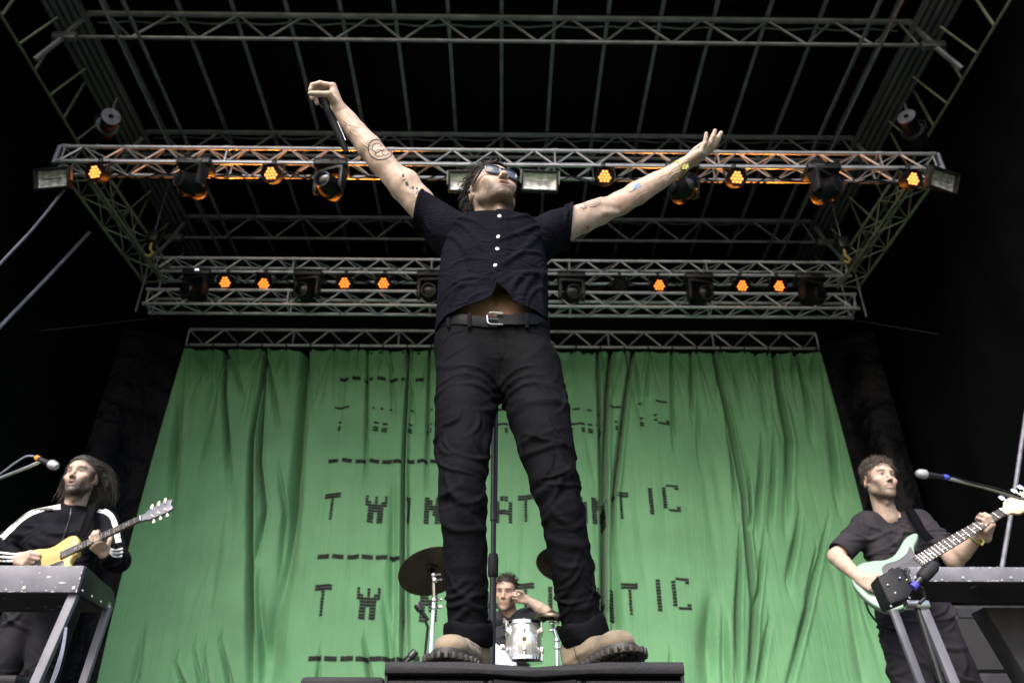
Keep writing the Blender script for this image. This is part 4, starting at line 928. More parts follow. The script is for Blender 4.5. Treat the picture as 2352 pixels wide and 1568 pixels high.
# ---------------------------------------------------------------- people: heads, hands, hair
SKIN = np.array((.455, .330, .270)); SKIN2 = np.array((.50, .33, .25)); LIP = np.array((.42, .215, .19))
M['skin'] = mat('skin', SKIN, .48, attr=True, var=(38, .82, 1.10), spec=.35, bump=(260, .15, .002), bump2=(34, .22, .006), sss=.03)
def gauss(V, c, r): return np.exp(-(((V - np.array(c)) / np.array(r)) ** 2).sum(1))
def mixc(C, col, m): return C + (np.array(col) - C) * np.clip(m, 0, 1)[:, None]
def head_rot(yaw, pitch, roll): return Matrix.Rotation(R(yaw), 3, 'Z') @ Matrix.Rotation(R(-pitch), 3, 'X') @ Matrix.Rotation(R(roll), 3, 'Y')
def make_head(o, rot, neck_to, h=.0028, beard=.6, beard_col=(.16, .115, .085), mouth=0., smile=0., skin=SKIN, brow_col=(.06, .045, .035), lean=1., neck_r=.060, mous=.5, eyes=True, closed=.3):
    o = Vector(o); s = SDF(); nk = rot.transposed() @ (Vector(neck_to) - o)
    s.ell((0, .018, .050), (.076, .097, .082), k=.02); s.ell((0, -.012, .045), (.069, .082, .070), k=.03)
    s.ell((0, -.040, -.020), (.060, .056, .078), k=.03)
    for q in (-1, 1):
        s.cone((q * .053, .004, -.045), (q * .049, -.018, -.068), .019, .017, .02); s.cone((q * .049, -.018, -.068), (q * .014, -.085, -.104), .017, .015, .022)
        s.ell((q * .047, -.066, -.014), (.021, .020, .016), k=.02)
        s.cone((q * .03, -.072, -.03), (q * .026, -.074, -.07), .017, .016, .02)
    s.ell((0, -.090, -.104), (.022, .017, .017), k=.018); s.ell((0, -.045, -.090), (.040, .045, .022), k=.025)
    s.ell((0, -.083, .040), (.052, .016, .013), k=.016); s.ell((0, -.080, -.060), (.030, .022, .030), k=.018)
    for q in (-1, 1): s.ell((q * .031, -.102, .017), (.019, .015, .0105), k=.010, op=-1)
    if eyes:
        for q in (-1, 1): s.ell((q * .031, -.0775, .016), (.0150, .0135, .0125), k=.004)
    s.cone((0, -.090, .024), (0, -.114, -.018), .0085, .0105, .012); s.ell((0, -.118, -.022), (.0105, .0100, .0092), k=.007)
    for q in (-1, 1): s.ell((q * .0120, -.106, -.027), (.0080, .0100, .0085), k=.005); s.ell((q * .0068, -.1165, -.0345), (.0054, .0085, .0080), k=.002, op=-1)
    mo = mouth * .006
    s.ell((0, -.1005, -.0555 + mo * .3), (.0235, .0110, .0060), k=.006); s.ell((0, -.0985, -.0685 - mo), (.0200, .0110, .0070), k=.006)
    for q in (-1, 1): s.ell((q * (.020 + .004 * smile), -.094, -.062 + .004 * smile), (.007, .008, .006), k=.006)
    s.ell((0, -.111, -.0617 - mo * .35), (.0215 + .004 * smile, .013, .0015 + mo * .75), k=.003, op=-1)
    for q in (-1, 1):
        er = Matrix.Rotation(R(14), 3, 'X') @ Matrix.Rotation(R(q * 20), 3, 'Z')
        s.ell((q * .081, .013, .000), (.0095, .0225, .0355), er, k=.006); s.ell((q * .076, .004, -.024), (.008, .010, .012), k=.006)
        s.ell((q * .0885, .008, .001), (.0070, .0115, .0190), er, k=.004, op=-1)
    s.cone((0, .022, -.035), nk, neck_r * .98, neck_r * 1.06, k=.025)
    s.cone((0, -.028, -.083), (nk.x, nk.y - .025, nk.z + .01), .026, .030, k=.03); s.ell((0, -.052 + nk.y * .3, -.135), (.012, .014, .014), k=.02)
    V, Q = s.mesh(h, 1)
    C = np.tile(np.array(skin), (len(V), 1)); x, y, z = V.T; ax = np.abs(x)
    C = mixc(C, np.array(skin) * (1.02, .82, .76), .55 * (gauss(np.stack([ax, y, z], 1), (.045, -.075, -.02), (.022, .03, .022)) + gauss(V, (0, -.12, -.022), (.015, .02, .015))) + .6 * (ax > .078) * (z < .05) * (z > -.05))
    if beard:
        lo_, hi_ = -.026, .004
        m = sstep(-.026, -.050, z) * (y < .002) * sstep(-.150, -.112, z) * sstep(.006, -.012, y)
        m *= 1 - .9 * gauss(V, (0, -.105, -.062), (.024, .03, .0085)); m *= .55 + .45 * sstep(-.045, -.075, z) 
        m = np.maximum(m, mous * gauss(np.stack([ax, y, z], 1), (.010, -.105, -.0455), (.020, .03, .0055)))
        m = np.maximum(m, .8 * sstep(.055, .066, ax) * sstep(.012, -.004, y) * sstep(-.02, .01, y + .03) * (z < .03) * (z > -.06))
        C = mixc(C, beard_col, np.clip(m, 0, 1) ** .6 * beard * (.80 + .35 * rng.random(len(V))))
    C = mixc(C, LIP, 1.1 * gauss(V, (0, -.106, -.0625 - mo * .4), (.0185, .02, .0075 + mo * .4)))
    C = mixc(C, (.05, .02, .02), 1.2 * gauss(V, (0, -.101, -.0617 - mo * .35), (.0200, .0045, .0016 + mo * .8)))
    C = mixc(C, (.05, .025, .02), 1.0 * gauss(np.stack([ax, y, z], 1), (.0066, -.1115, -.0330), (.0050, .0085, .0065)))
    if eyes:
        E = np.stack([ax, y, z], 1)
        C = mixc(C, brow_col, 1.35 * gauss(E, (.033, -.094, .0390), (.0200, .025, .0058)))
        C = mixc(C, (.09, .055, .045), 1.1 * gauss(E, (.031, -.092, .0150), (.0150, .02, .0085 * (1 - closed * .45))))
        C = mixc(C, (.55, .50, .47), .9 * (gauss(E, (.0235, -.092, .0145), (.005, .02, .003)) + gauss(E, (.0385, -.092, .0145), (.005, .02, .003))) * (1 - closed))
        C = mixc(C, (.012, .010, .009), 1.2 * gauss(E, (.031, -.092, .0145), (.0062, .02, .0052)) + .8 * gauss(E, (.031, -.092, .0200), (.0150, .02, max(.0020, h * .8))))
        C = mixc(C, np.array(skin) * .72, .5 * gauss(E, (.026, -.085, .004), (.014, .03, .005)))
    Rm = np.array(rot); return V @ Rm.T + np.array(o), Q, C
def hand(S, W, d, t, fing, spread=(0.10, .02, -.05, -.13), thumb=((.75, .62, .25), (.85, .35, .35), (.9, .1, .4)), s=1., k=.009):
    """W wrist, d along the hand, t towards the thumb; flexion turns d towards n"""
    W, d = Vector(W), Vector(d).normalized(); t = Vector(t); t = (t - d * t.dot(d)).normalized()
    n = None
    def setn(sg): return d.cross(t) * sg
    n = setn(hand.side)
    off = (.0275, .0095, -.0095, -.0265); al = (.089, .093, .088, .079)
    ln = ((.044, .027, .021), (.049, .031, .023), (.045, .028, .022), (.035, .021, .018)); rr = (.0098, .0100, .0095, .0084)
    P = lambda a, b, c: W + (d * a + t * b + n * c) * s
    for i in range(4):
        K = P(al[i], off[i], -.002)
        S.cone(P(.004, off[i] * .62, 0), K, .0165 * s, .0125 * s, .012)
        f = fing[i]; a = 0; p = K; sp = spread[i]
        for j in range(3):
            a += R(f[j]); dr = (d * math.cos(a) + n * math.sin(a) + t * sp * math.cos(a)).normalized(); q = p + dr * ln[i][j] * s
            r1 = rr[i] * (1.06, .98, .90)[j] * s; r2 = rr[i] * (.98, .90, .78)[j] * s
            S.cone(p, q, r1, r2, .0045 if j else .006); p = q
    S.cone(P(.012, .012, .009), P(.062, .024, .010), .0165 * s, .0120 * s, .014); S.cone(P(.012, -.016, .007), P(.068, -.024, .004), .0145 * s, .0115 * s, .012)
    p = P(.018, .020, .006)
    for j, (L, r1, r2) in enumerate(((.046, .0150, .0120), (.034, .0112, .0102), (.028, .0103, .0082))):
        v = thumb[j]; dr = (d * v[0] + t * v[1] + n * v[2]).normalized(); q = p + dr * L * s; S.cone(p, q, r1 * s, r2 * s, .008 if j == 0 else .004); p = q
    return S
hand.side = 1
def skin_col(V, base=SKIN, red=None):
    C = np.tile(np.array(base), (len(V), 1))
    if red is not None:
        for c, r in red: C = mixc(C, np.array(base) * (1.0, .80, .74), .6 * gauss(V, c, (r, r, r)))
    return C
def strands(o, rot, n, length, r_, root_fn, flow_fn, wave=.012, wfreq=2.2, rad=.0022, grav=.5, seg=9, lift=.5, vol=None):
    """hair locks as tapered tubes; root_fn gives a local root and normal, flow_fn the local direction the lock lies in"""
    mb = MB(); o = Vector(o); (vx, vy, vz), (ra, rb, rc) = vol
    for _ in range(n):
        rt = root_fn(r_)
        if rt is None: continue
        p, nr = Vector(rt[0]), Vector(rt[1]); L = length(p, r_) if callable(length) else length * r_.uniform(.6, 1.15); fl = Vector(flow_fn(p, r_)); ph = r_.uniform(0, 6.28); f = wfreq * r_.uniform(.7, 1.3)
        pts = []; d = (nr * lift + fl).normalized(); side = nr.cross(fl).normalized() if nr.cross(fl).length > 1e-4 else Vector((1, 0, 0))
        down = rot.transposed() @ Vector((0, 0, -1))
        for i in range(seg):
            t = i / (seg - 1); pts.append(p + side * (math.sin(ph + f * t * 6.28) - math.sin(ph)) * wave * t ** .5 + nr * wave * .6 * math.cos(ph * 1.7 + f * t * 6.28) * t)
            d = (d * 1.0 + fl * .35 + down * grav * t * t * 1.6).normalized(); p = p + d * (L / (seg - 1))
            q = Vector(((p.x - vx) / ra, (p.y - vy) / rb, (p.z - vz) / rc))
            if q.length < 1.02: q = q * (1 + (1.02 / q.length - 1) * .8); p = Vector((q.x * ra + vx, q.y * rb + vy, q.z * rc + vz))
        for _k in range(2): pts = [pts[0]] + [(pts[i - 1] + pts[i] * 2 + pts[i + 1]) / 4 for i in range(1, seg - 1)] + [pts[-1]]
        rs = [rad * r_.uniform(.75, 1.25) * (1 - .8 * (i / (seg - 1)) ** 1.5) for i in range(seg)]
        mb.path([o + rot @ q for q in pts], rs, n=4)
    return mb
VOL = ((0, .008, .048), (.085, .111, .097))
def cap_root(hairline, vol=VOL):
    (vx, vy, vz), (ra, rb, rc) = vol
    def f(r_):
        for _ in range(40):
            v = Vector((r_.gauss(0, 1), r_.gauss(0, 1), r_.gauss(0, 1))).normalized(); p = Vector((v.x * ra + vx, v.y * rb + vy, v.z * rc + vz))
            if hairline(p): return p, Vector((v.x / ra, v.y / rb, v.z / rc)).normalized()
        return None
    return f
def hair_cap(o, rot, hairline, h=.0028, vol=VOL):
    s = SDF(); s.ell(vol[0], vol[1], k=.01); V, Q = s.mesh(h, 0)
    ok = np.array([hairline(Vector((v[0], v[1] - .014, v[2] - .012))) and hairline(Vector(v)) for v in V]); V = V[:]; Q = Q[ok[Q].all(1)]
    used = np.unique(Q); mp = np.full(len(V), -1); mp[used] = np.arange(len(used)); V = V[used]; Q = mp[Q]
    return V @ np.array(rot).T + np.array(o), Q
def add_hair(parent, o, rot, hairline, material, n, length, flow, r_, vol=VOL, **kw):
    mb = strands(o, rot, n, length, r_, cap_root(hairline, vol), flow, vol=vol, **kw); V, Q = hair_cap(o, rot, hairline, vol=vol)
    mb.add(V.tolist(), Q.tolist()); return mb.build('hair', material, parent, 180, fixn=False)
def project_strip(tree, pts, eye, w_, lift, name, material, parent):
    """a mark on the skin or cloth: polyline of picture points cast onto the surface, laid as a thin ribbon"""
    pass
# ---------------------------------------------------------------- the singer
EYE = Vector(cam.location)
def hit(tree, px, py):
    d = (at(px, py, 1.0) - EYE).normalized(); h = tree.ray_cast(EYE, d)
    return (h[0], h[1]) if h[0] is not None else (None, None)
def mark(tree, mb, pts, w_, lift=.0007, closed=False):
    """a drawn line: picture points cast onto the surface and laid there as a thin flat ribbon"""
    H = [hit(tree, *p) for p in pts]; H = [h for h in H if h[0] is not None]
    if len(H) < 2: return
    m = len(H); A, B = [], []
    for i, (p, n) in enumerate(H):
        t = H[(i + 1) % m if closed else min(i + 1, m - 1)][0] - H[i - 1 if (closed or i) else 0][0]
        s_ = n.cross(t).normalized() * w_ / 2; A.append(p + s_ + n * lift); B.append(p - s_ + n * lift)
    o = len(mb.v); mb.v += [tuple(x) for x in A + B]; k = m if closed else m - 1
    f = [(o + i, o + (i + 1) % m, o + m + (i + 1) % m, o + m + i) for i in range(k)]; mb.f += f; mb.mi += [mb.m] * len(f)
def patch(tree, mb, quad, n=6, lift=.0007):
    """filled four sided mark"""
    P = []
    for i in range(n + 1):
        row = []
        for j in range(n + 1):
            a, b = i / n, j / n; q = [(1 - a) * ((1 - b) * quad[0][k] + b * quad[1][k]) + a * ((1 - b) * quad[3][k] + b * quad[2][k]) for k in (0, 1)]
            h = hit(tree, *q)
            if h[0] is None: return
            row.append(h[0] + h[1] * lift)
        P.append(row)
    mb.grid(P)
pr = random.Random(5)
singer = thing('person', 'singer in black shirt and jeans with arms flung wide, standing on the monitor speaker', 'person', (-.02, 2.25, BZ))
SY = 2.30
SH_A, EL_A, WR_A = at(1010, 516, 2.31), at(876, 372, 2.25), at(782, 258, 2.20)      # arm with the microphone
SH_B, EL_B, WR_B = at(1274, 528, 2.34), at(1424, 467, 2.42), at(1564, 385, 2.42)    # arm with the open hand
HO = at(1131, 450, 2.36); HR = head_rot(22, 15, -1); NECK = at(1142, 520, 2.38)
parts = [make_head(HO, HR, NECK + Vector((0, 0, -.06)), h=.0024, beard=.97, beard_col=(.085, .060, .040), mouth=1.1, eyes=False, neck_r=.066)]
a = SDF()
mid = lambda p, q, f: p.lerp(q, f)
a.chain([SH_A, mid(SH_A, EL_A, .35), mid(SH_A, EL_A, .62), EL_A], [.060, .054, .050, .041], .03)
a.chain([EL_A, mid(EL_A, WR_A, .28), mid(EL_A, WR_A, .6), WR_A], [.041, .047, .039, .0285], .03)
a.cone(mid(EL_A, WR_A, .78), WR_A + (WR_A - EL_A) * .06, .031, .030, .02, flat=((0, 1, 0), .78))
a.ell(mid(SH_A, EL_A, .60) + Vector((.012, -.012, .012)), (.03, .032, .03), k=.04)
hand.side = -1
KA = at(757, 191, 2.165)
hand(a, WR_A, KA - WR_A, (0.12, -1, -.1), ((62, 30, 50), (72, 46, 48), (76, 54, 46), (78, 58, 46)), spread=(.02, 0, -.03, -.06), thumb=((.55, .66, .42), (.20, .12, .95), (.30, .05, .95)), s=1.08)
V, Q = a.mesh(.0026, 1)
def arm_detail(V, Q, S_, E_, W_, seed):
    r_ = random.Random(seed); F = []; ax = (W_ - E_).normalized(); up = (E_ - S_).normalized(); _, u, v = frame(ax, (0, 1, 0))
    for k in range(5):                                   # creases in the bend, tendons at the wrist, veins on the forearm
        q = E_ + Vector((r_.uniform(-.01, .01), -.036, r_.uniform(-.012, .012))); e = frame((ax + up).normalized(), (0, 1, 0))[1]; F.append((q, e, Vector((0, -1, 0)).cross(e).normalized(), .030, .0035, -.0016))
    for k in range(4):
        a_ = r_.uniform(-1.2, 1.2) - 1.57; n_ = u * math.cos(a_) + v * math.sin(a_); p = W_.lerp(E_, r_.uniform(.08, .22)) + n_ * .029; F.append((p, ax, n_.cross(ax), .05, .004, .0018))
    for k in range(10):
        a_ = r_.uniform(0, 6.28); n_ = u * math.cos(a_) + v * math.sin(a_); p = W_.lerp(E_, r_.uniform(.2, .85)) + n_ * .038; e = (ax + n_.cross(ax) * r_.uniform(-.5, .5)).normalized(); F.append((p, e, n_.cross(e), r_.uniform(.03, .06), .0032, .0014))
    for k in range(6):
        a_ = r_.uniform(0, 6.28); n_ = u * math.cos(a_) + v * math.sin(a_); p = E_.lerp(S_, r_.uniform(.2, .8)) + n_ * .048; e = (up + n_.cross(up) * r_.uniform(-.4, .4)).normalized(); F.append((p, e, n_.cross(e), .06, .016, .0035))
    return fold_disp(V, normals(V, Q), F)
V = arm_detail(V, Q, SH_A, EL_A, WR_A, 3)
parts.append((V, Q, skin_col(V, SKIN, [(EL_A + Vector((0, .04, -.02)), .05)] + [(KA + Vector((-.02 * k, -.02, .01)), .022) for k in range(3)])))
b = SDF()
b.chain([SH_B, mid(SH_B, EL_B, .4), mid(SH_B, EL_B, .68), EL_B], [.060, .054, .048, .039], .03)
b.chain([EL_B, mid(EL_B, WR_B, .26), mid(EL_B, WR_B, .6), WR_B], [.040, .046, .038, .0275], .03)
hand.side = 1
KB = at(1613, 352, 2.385)
hand(b, WR_B, KB - WR_B, (-.10, .95, .12), ((8, 10, 6), (11, 9, 6), (18, 12, 7), (28, 14, 8)), spread=(.05, .01, -.03, -.08), thumb=((.82, .25, .50), (.98, -.10, .22), (.98, -.15, .05)), s=1.10)
V, Q = b.mesh(.0026, 1); V = arm_detail(V, Q, SH_B, EL_B, WR_B, 4)
parts.append((V, Q, skin_col(V, SKIN, [(EL_B + Vector((0, -.03, -.03)), .04)])))
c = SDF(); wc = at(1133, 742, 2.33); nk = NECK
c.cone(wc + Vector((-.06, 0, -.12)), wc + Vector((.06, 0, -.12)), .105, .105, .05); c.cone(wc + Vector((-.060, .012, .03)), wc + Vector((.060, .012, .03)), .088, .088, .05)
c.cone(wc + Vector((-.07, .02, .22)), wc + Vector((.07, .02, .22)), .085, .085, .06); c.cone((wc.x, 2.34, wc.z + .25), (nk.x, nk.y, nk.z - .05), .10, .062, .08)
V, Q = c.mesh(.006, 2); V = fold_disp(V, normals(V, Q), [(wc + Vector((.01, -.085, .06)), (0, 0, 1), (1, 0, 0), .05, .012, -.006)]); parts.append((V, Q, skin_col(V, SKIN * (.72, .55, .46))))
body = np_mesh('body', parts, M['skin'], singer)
TREE = bvh(parts)
# ink on the skin
M['tattoo'] = mat('tattoo_ink', (.020, .024, .034), .6); M['tattoo_blue'] = mat('tattoo_blue', (.16, .24, .40), .6); M['tattoo_tan'] = mat('tattoo_tan', (.42, .27, .15), .6); M['tattoo_red'] = mat('tattoo_red', (.35, .10, .08), .6)
mb = MB(); Z1 = lambda x, y: (658.6 + x * .27, 141 + y * .27)       # enlarged crop -> picture
C1 = [Z1(788 + 104 * math.cos(t) + 10 * math.cos(2 * t), 752 + 84 * math.sin(t) + 14 * math.cos(t)) for t in np.linspace(0, 2 * math.pi, 40)[:-1]]
mark(TREE, mb, C1, .0040, closed=True)
for cx_, cy_, rx_, ry_ in ((768, 738, 42, 40), (790, 782, 36, 28), (838, 775, 28, 26)):
    mark(TREE, mb, [Z1(cx_ + rx_ * math.cos(t), cy_ + ry_ * math.sin(t)) for t in np.linspace(.3, 5.8, 22)], .0026)
for k in range(9): 
    x, y = 750 + pr.random() * 70, 715 + pr.random() * 60; mark(TREE, mb, [Z1(x, y), Z1(x + 12, y + pr.uniform(-8, 8)), Z1(x + 20, y + 6)], .0014)
for q in ([(978, 962), (1000, 958), (998, 984), (982, 986)], [(1006, 1022), (1030, 1026), (1040, 1062), (1014, 1058)], [(1060, 1064), (1082, 1064), (1082, 1092), (1064, 1092)], [(1098, 1072), (1116, 1074), (1118, 1092), (1100, 1092)]):
    patch(TREE, mb, [Z1(*p) for p in q])
mark(TREE, mb, [Z1(985, 1012), Z1(1012, 1002)], .0030); mark(TREE, mb, [Z1(1044, 1070), Z1(1050, 1084)], .003)
def glyph(ch, x, y, w_, h):
    S_ = {'H': ([(0, 0), (0, 1)], [(1, 0), (1, 1)], [(0, .5), (1, .5)]), 'E': ([(1, 0), (0, 0), (0, 1), (1, 1)], [(0, .5), (.8, .5)]), 'R': ([(0, 1), (0, 0), (1, .1), (1, .4), (0, .5), (1, 1)],), 'A': ([(0, 1), (.5, 0), (1, 1)], [(.2, .6), (.8, .6)])}[ch]
    for st in S_: mark(TREE, mb, [Z1(x + a_ * w_, y + b_ * h + (x - 1060) * -.05) for a_, b_ in st], .0021)
for ch, x in (('H', 1064), ('E', 1082), ('R', 1099), ('E', 1116)): glyph(ch, x, 1104, 11, 30)
for ch, x in (('R', 1132), ('E', 1147)): glyph(ch, x, 1108, 10, 28)
mark(TREE, mb, [Z1(480, 540), Z1(510, 556), Z1(545, 545), Z1(562, 515), Z1(548, 478), Z1(520, 450), Z1(470, 438)], .0010)
mark(TREE, mb, [Z1(958, 1210), Z1(980, 1225), Z1(975, 1245), Z1(990, 1265)], .0020)
Z3 = lambda x, y: (1270 + x * .204, 282 + y * .204)
mark(TREE, mb, [Z3(*p) for p in ((305, 925), (350, 940), (420, 948), (480, 940), (530, 905), (562, 860), (566, 838))], .0018); mark(TREE, mb, [Z3(*p) for p in ((335, 905), (400, 905), (470, 885), (530, 850))], .0015)
for k in range(6): x = 365 + k * 32; y = 925 - k * k * 2.2; mark(TREE, mb, [Z3(x + 12 * math.cos(t), y - 3 + 15 * math.sin(t)) for t in np.linspace(0, 6.3, 9)], .0016)
for q in ((310, 965), (340, 972), (365, 962)): mark(TREE, mb, [Z3(*q), Z3(q[0] + 14, q[1] - 14)], .004)
mark(TREE, mb, [Z3(*p) for p in ((310, 1180), (314, 1240), (335, 1250), (360, 1230), (400, 1205), (345, 1212), (312, 1182))], .0016)
mark(TREE, mb, [Z3(*p) for p in ((800, 740), (858, 786), (1000, 716), (972, 680), (890, 708), (915, 750), (860, 784))], .0014)
mb.build('tattoo', M['tattoo'], body, 0, fixn=False)
mb = MB(); patch(TREE, mb, [Z3(*p) for p in ((885, 708), (935, 682), (930, 745), (915, 752))]); patch(TREE, mb, [Z3(*p) for p in ((940, 684), (972, 680), (998, 716), (930, 746))]); mb.build('tattoo', M['tattoo_blue'], body, 0, fixn=False)
mb = MB(); patch(TREE, mb, [Z3(*p) for p in ((812, 742), (868, 712), (862, 770), (856, 782))]); mb.build('tattoo', M['tattoo_tan'], body, 0, fixn=False)
mb = MB(); patch(TREE, mb, [Z3(*p) for p in ((368, 1162), (402, 1158), (412, 1180), (376, 1200))]); mb.build('tattoo', M['tattoo_red'], body, 0, fixn=False)

# hair, sunglasses, earphone
def hl(p):
    if p.y < -.015: return p.z > .030 + .72 * (-.015 - p.y)
    if p.y < .048: return p.z > .045
    return p.z > -.075
M['hair_dark'] = mat('hair_dark', (.017, .013, .010), .5, spec=.3, var=(60, .6, 1.6))
add_hair(singer, HO, HR, hl, M['hair_dark'], 1900, lambda p, r_: (.060 if p.z > .06 else .046) * r_.uniform(.5, 1.25), lambda p, r_: (p.x * 1.2 + r_.gauss(0, .3), (1.2 if p.z < .07 and p.y < .03 else .75) + r_.gauss(0, .3), (.45 if p.z > .09 else (-.1 if p.y < .03 else -.6)) + r_.gauss(0, .3)), random.Random(3), wave=.010, wfreq=1.6, rad=.0017, grav=.45, seg=11, lift=.55)
M['frame'] = mat('glasses_frame', (.012, .012, .02), .12, spec=.7, coat=.5); M['lens'] = mat('sunglass_lens', (.05, .055, .065), .04, spec=1., coat=1.)
hw = lambda p: HO + HR @ Vector(p)
gl = thing  # (sunglasses are worn: a part of the person)
mb = MB(); lens = []
for q in (-1, 1):
    rim = []
    for t in np.linspace(0, 2 * math.pi, 33)[:-1]:
        cx_, cz_ = math.copysign(abs(math.cos(t)) ** .55, math.cos(t)), math.copysign(abs(math.sin(t)) ** .6, math.sin(t))
        rim.append((q * (.0345 + cx_ * .0275), -.1045 + .010 * abs((.0345 + cx_ * .0275) / .062) ** 2.0 - .003 * cz_, .0155 + cz_ * .0205 + .003 * cx_))
    mb.path([hw(p) for p in rim], .0036, n=8, closed=True); lens.append(rim)
    mb.path([hw(p) for p in ((q * .061, -.095, .028), (q * .070, -.086, .027), (q * .0785, -.04, .022), (q * .0815, .005, .016), (q * .080, .03, .002))], [.0045, .0045, .0036, .003, .002], n=8)
mb.path([hw(p) for p in ((-.0095, -.106, .021), (0, -.109, .024), (.0095, -.106, .021))], .0036, n=8)
g = mb.build('sunglasses', M['frame'], singer, 60)
for rim in lens:
    cx_ = sum(p[0] for p in rim) / len(rim); ctr = (cx_, -.1015, .0155); P = [[hw((ctr[0] + (p[0] - ctr[0]) * f, p[1] * f + (ctr[1] - .003) * (1 - f), ctr[2] + (p[2] - ctr[2]) * f)) for p in rim + rim[:1]] for f in (1, .7, .35, .01)]
    m2 = MB(); m2.grid(P); m2.build('lens', M['lens'], g, 180)
e_ = hw((-.089, .004, -.004)); MB().lathe([(.002, -.008), (.009, -.006), (.011, 0), (.010, .006), (.005, .010), (.001, .011)], e_, HR @ Vector((-1, -.35, .1)), 16).build('earphone', M['glass'], singer)
# wristband
d_, u_, v_ = frame(EL_B - WR_B, (0, 1, 0)); wb = WR_B + (EL_B - WR_B).normalized() * .012
M['band'] = mat('wristband', (.42, .42, .12), .8, var=(160, .3, 1.2)); mb = MB()
for k, off in enumerate((-.006, 0, .006)): mb.path([wb + d_ * (off + .003 * math.sin(3 * t + k)) + (u_ * math.cos(t) + v_ * math.sin(t)) * .0312 for t in np.linspace(0, 2 * math.pi, 25)[:-1]], .0035, n=6, closed=True)
kn = hit(TREE, 1573, 386)[0]; kn = kn if kn is not None else wb
for k in range(7): mb.path([kn + Vector((0, -.003, 0)), kn + Vector((pr.uniform(-.012, .012), -.012, pr.uniform(-.006, .012))), kn + Vector((pr.uniform(-.014, .010), -.014, pr.uniform(-.030, .0)))], [.004, .0035, .0025], n=5)
mb.build('wristband', M['band'], singer)

# shirt: an open, boxy shell with a split front hem, plus two short sleeves
M['shirt'] = mat('shirt_cloth', (.0055, .0054, .0092), .85, spec=.04, sheen=.0, bump=(42, .75, .006, (1, 1, 3.4)), bump2=(320, .35, .0015), var=(14, .75, 1.3))
xc, yc, ha, hb = at(1131, 640, 2.2).x, 2.325, .186, .140
hem = [(1003, 748), (1037, 718), (1075, 701), (1109, 689), (1128, 680), (1134, 670), (1140, 654), (1146, 655), (1162, 667), (1171, 682), (1181, 694), (1205, 704), (1229, 713), (1246, 726), (1260, 734)]
yf = lambda x, b_=hb: yc - b_ * max(0, 1 - min(1, abs((x - xc) / ha)) ** 2.6) ** (1 / 2.6)
hx, hz = [], []
for px, py in hem:
    x = at(px, py, 2.2).x; p = at(px, py, yf(x)); hx.append(p.x); hz.append(p.z)
zt_s = at(1140, 489, 2.2).z
NP, NT = 360, 150; P = []
plx = [at(px, py, 2.19) for px, py in ((1141, 480), (1143, 545), (1138, 600), (1133, 640), (1141, 656))]
for j in range(NT + 1):
    t = j / NT; row = []
    for i in range(NP):
        ph = 2 * math.pi * i / NP; e = 2 / 2.6
        sx_, cy_ = math.copysign(abs(math.sin(ph)) ** e, math.sin(ph)), math.copysign(abs(math.cos(ph)) ** e, math.cos(ph))
        x = xc + ha * sx_; zh = float(np.interp(x, hx, hz)) if cy_ > 0 else float(np.interp(sx_, (-1, 1), (hz[0], hz[-1]))) - .02 * (1 - abs(sx_))
        if t <= .82:
            f = t / .82; z = zh + (zt_s - zh) * f; a_ = ha * (1 + .02 * math.sin(f * 3.1)) ; b_ = hb * (1 - .10 * f)
            p = Vector((xc + (a_ - .012 * f * f) * sx_, yc - b_ * cy_, z))
            p.y -= .012 * f * max(0, cy_) * (1 - abs(sx_) ** 2)
        else:
            f = (t - .82) / .18; g_ = math.sin(f * math.pi / 2); r0 = Vector((xc + (ha - .012) * sx_, yc - hb * .90 * cy_ - .012 * max(0, cy_) * (1 - abs(sx_) ** 2), zt_s)); r1 = Vector((NECK.x + .074 * sx_, NECK.y - .02 - .074 * cy_, zt_s + .035))
            p = r0.lerp(r1, f ** 1.1); p.z = zt_s + .045 * g_ * (1 - .4 * max(0, cy_)) - (0.012 * math.sin(f * 3.14) if cy_ > 0 else 0)
        row.append(p)
    P.append(row)
V = np.array([tuple(p) for row in P for p in row]); id_ = np.arange((NT + 1) * NP).reshape(NT + 1, NP)
Q = np.stack([id_[:-1], np.roll(id_, -1, 1)[:-1], np.roll(id_, -1, 1)[1:], id_[1:]], -1).reshape(-1, 4)
N = normals(V, Q); N *= np.sign((N * (V - np.array((xc, yc, 0)) * (1, 1, 0))).sum(1) - N[:, 2] * V[:, 2] * 0).clip(-1, 1)[:, None]
N = np.where((V[:, 1] < yc)[:, None] & (N[:, 1:2] > 0) & (V[:, 2:3] < zt_s - .01), -N, N)
def on_shirt(px, py): x = at(px, py, 2.2).x; return at(px, py, yf(x))
def sfold(x0, y0, x1, y1, w_, A):
    p, q = on_shirt(x0, y0), on_shirt(x1, y1); e = (q - p).normalized(); n_ = Vector((0, -1, 0)); return ((p + q) / 2, e, n_.cross(e).normalized(), (q - p).length * .55, w_, A)
FS = [sfold(1010, 505, 1120, 560, .010, .006), sfold(1012, 520, 1100, 610, .012, .006), sfold(1280, 510, 1150, 575, .011, .007), sfold(1262, 540, 1150, 640, .014, .006), sfold(1020, 500, 1130, 520, .010, .005), sfold(1270, 500, 1160, 520, .010, .005),
      sfold(1025, 610, 1130, 590, .009, .004), sfold(1030, 650, 1130, 635, .010, .005), sfold(1010, 690, 1100, 640, .012, .005), sfold(1150, 600, 1250, 580, .010, .005), sfold(1150, 640, 1235, 625, .012, .006), sfold(1165, 665, 1215, 620, .014, .010), sfold(1185, 690, 1240, 610, .016, .008), sfold(1200, 700, 1245, 650, .010, .006), sfold(1060, 700, 1110, 665, .010, .004), sfold(1015, 735, 1060, 640, .014, .006), sfold(1238, 720, 1245, 600, .012, .006)]
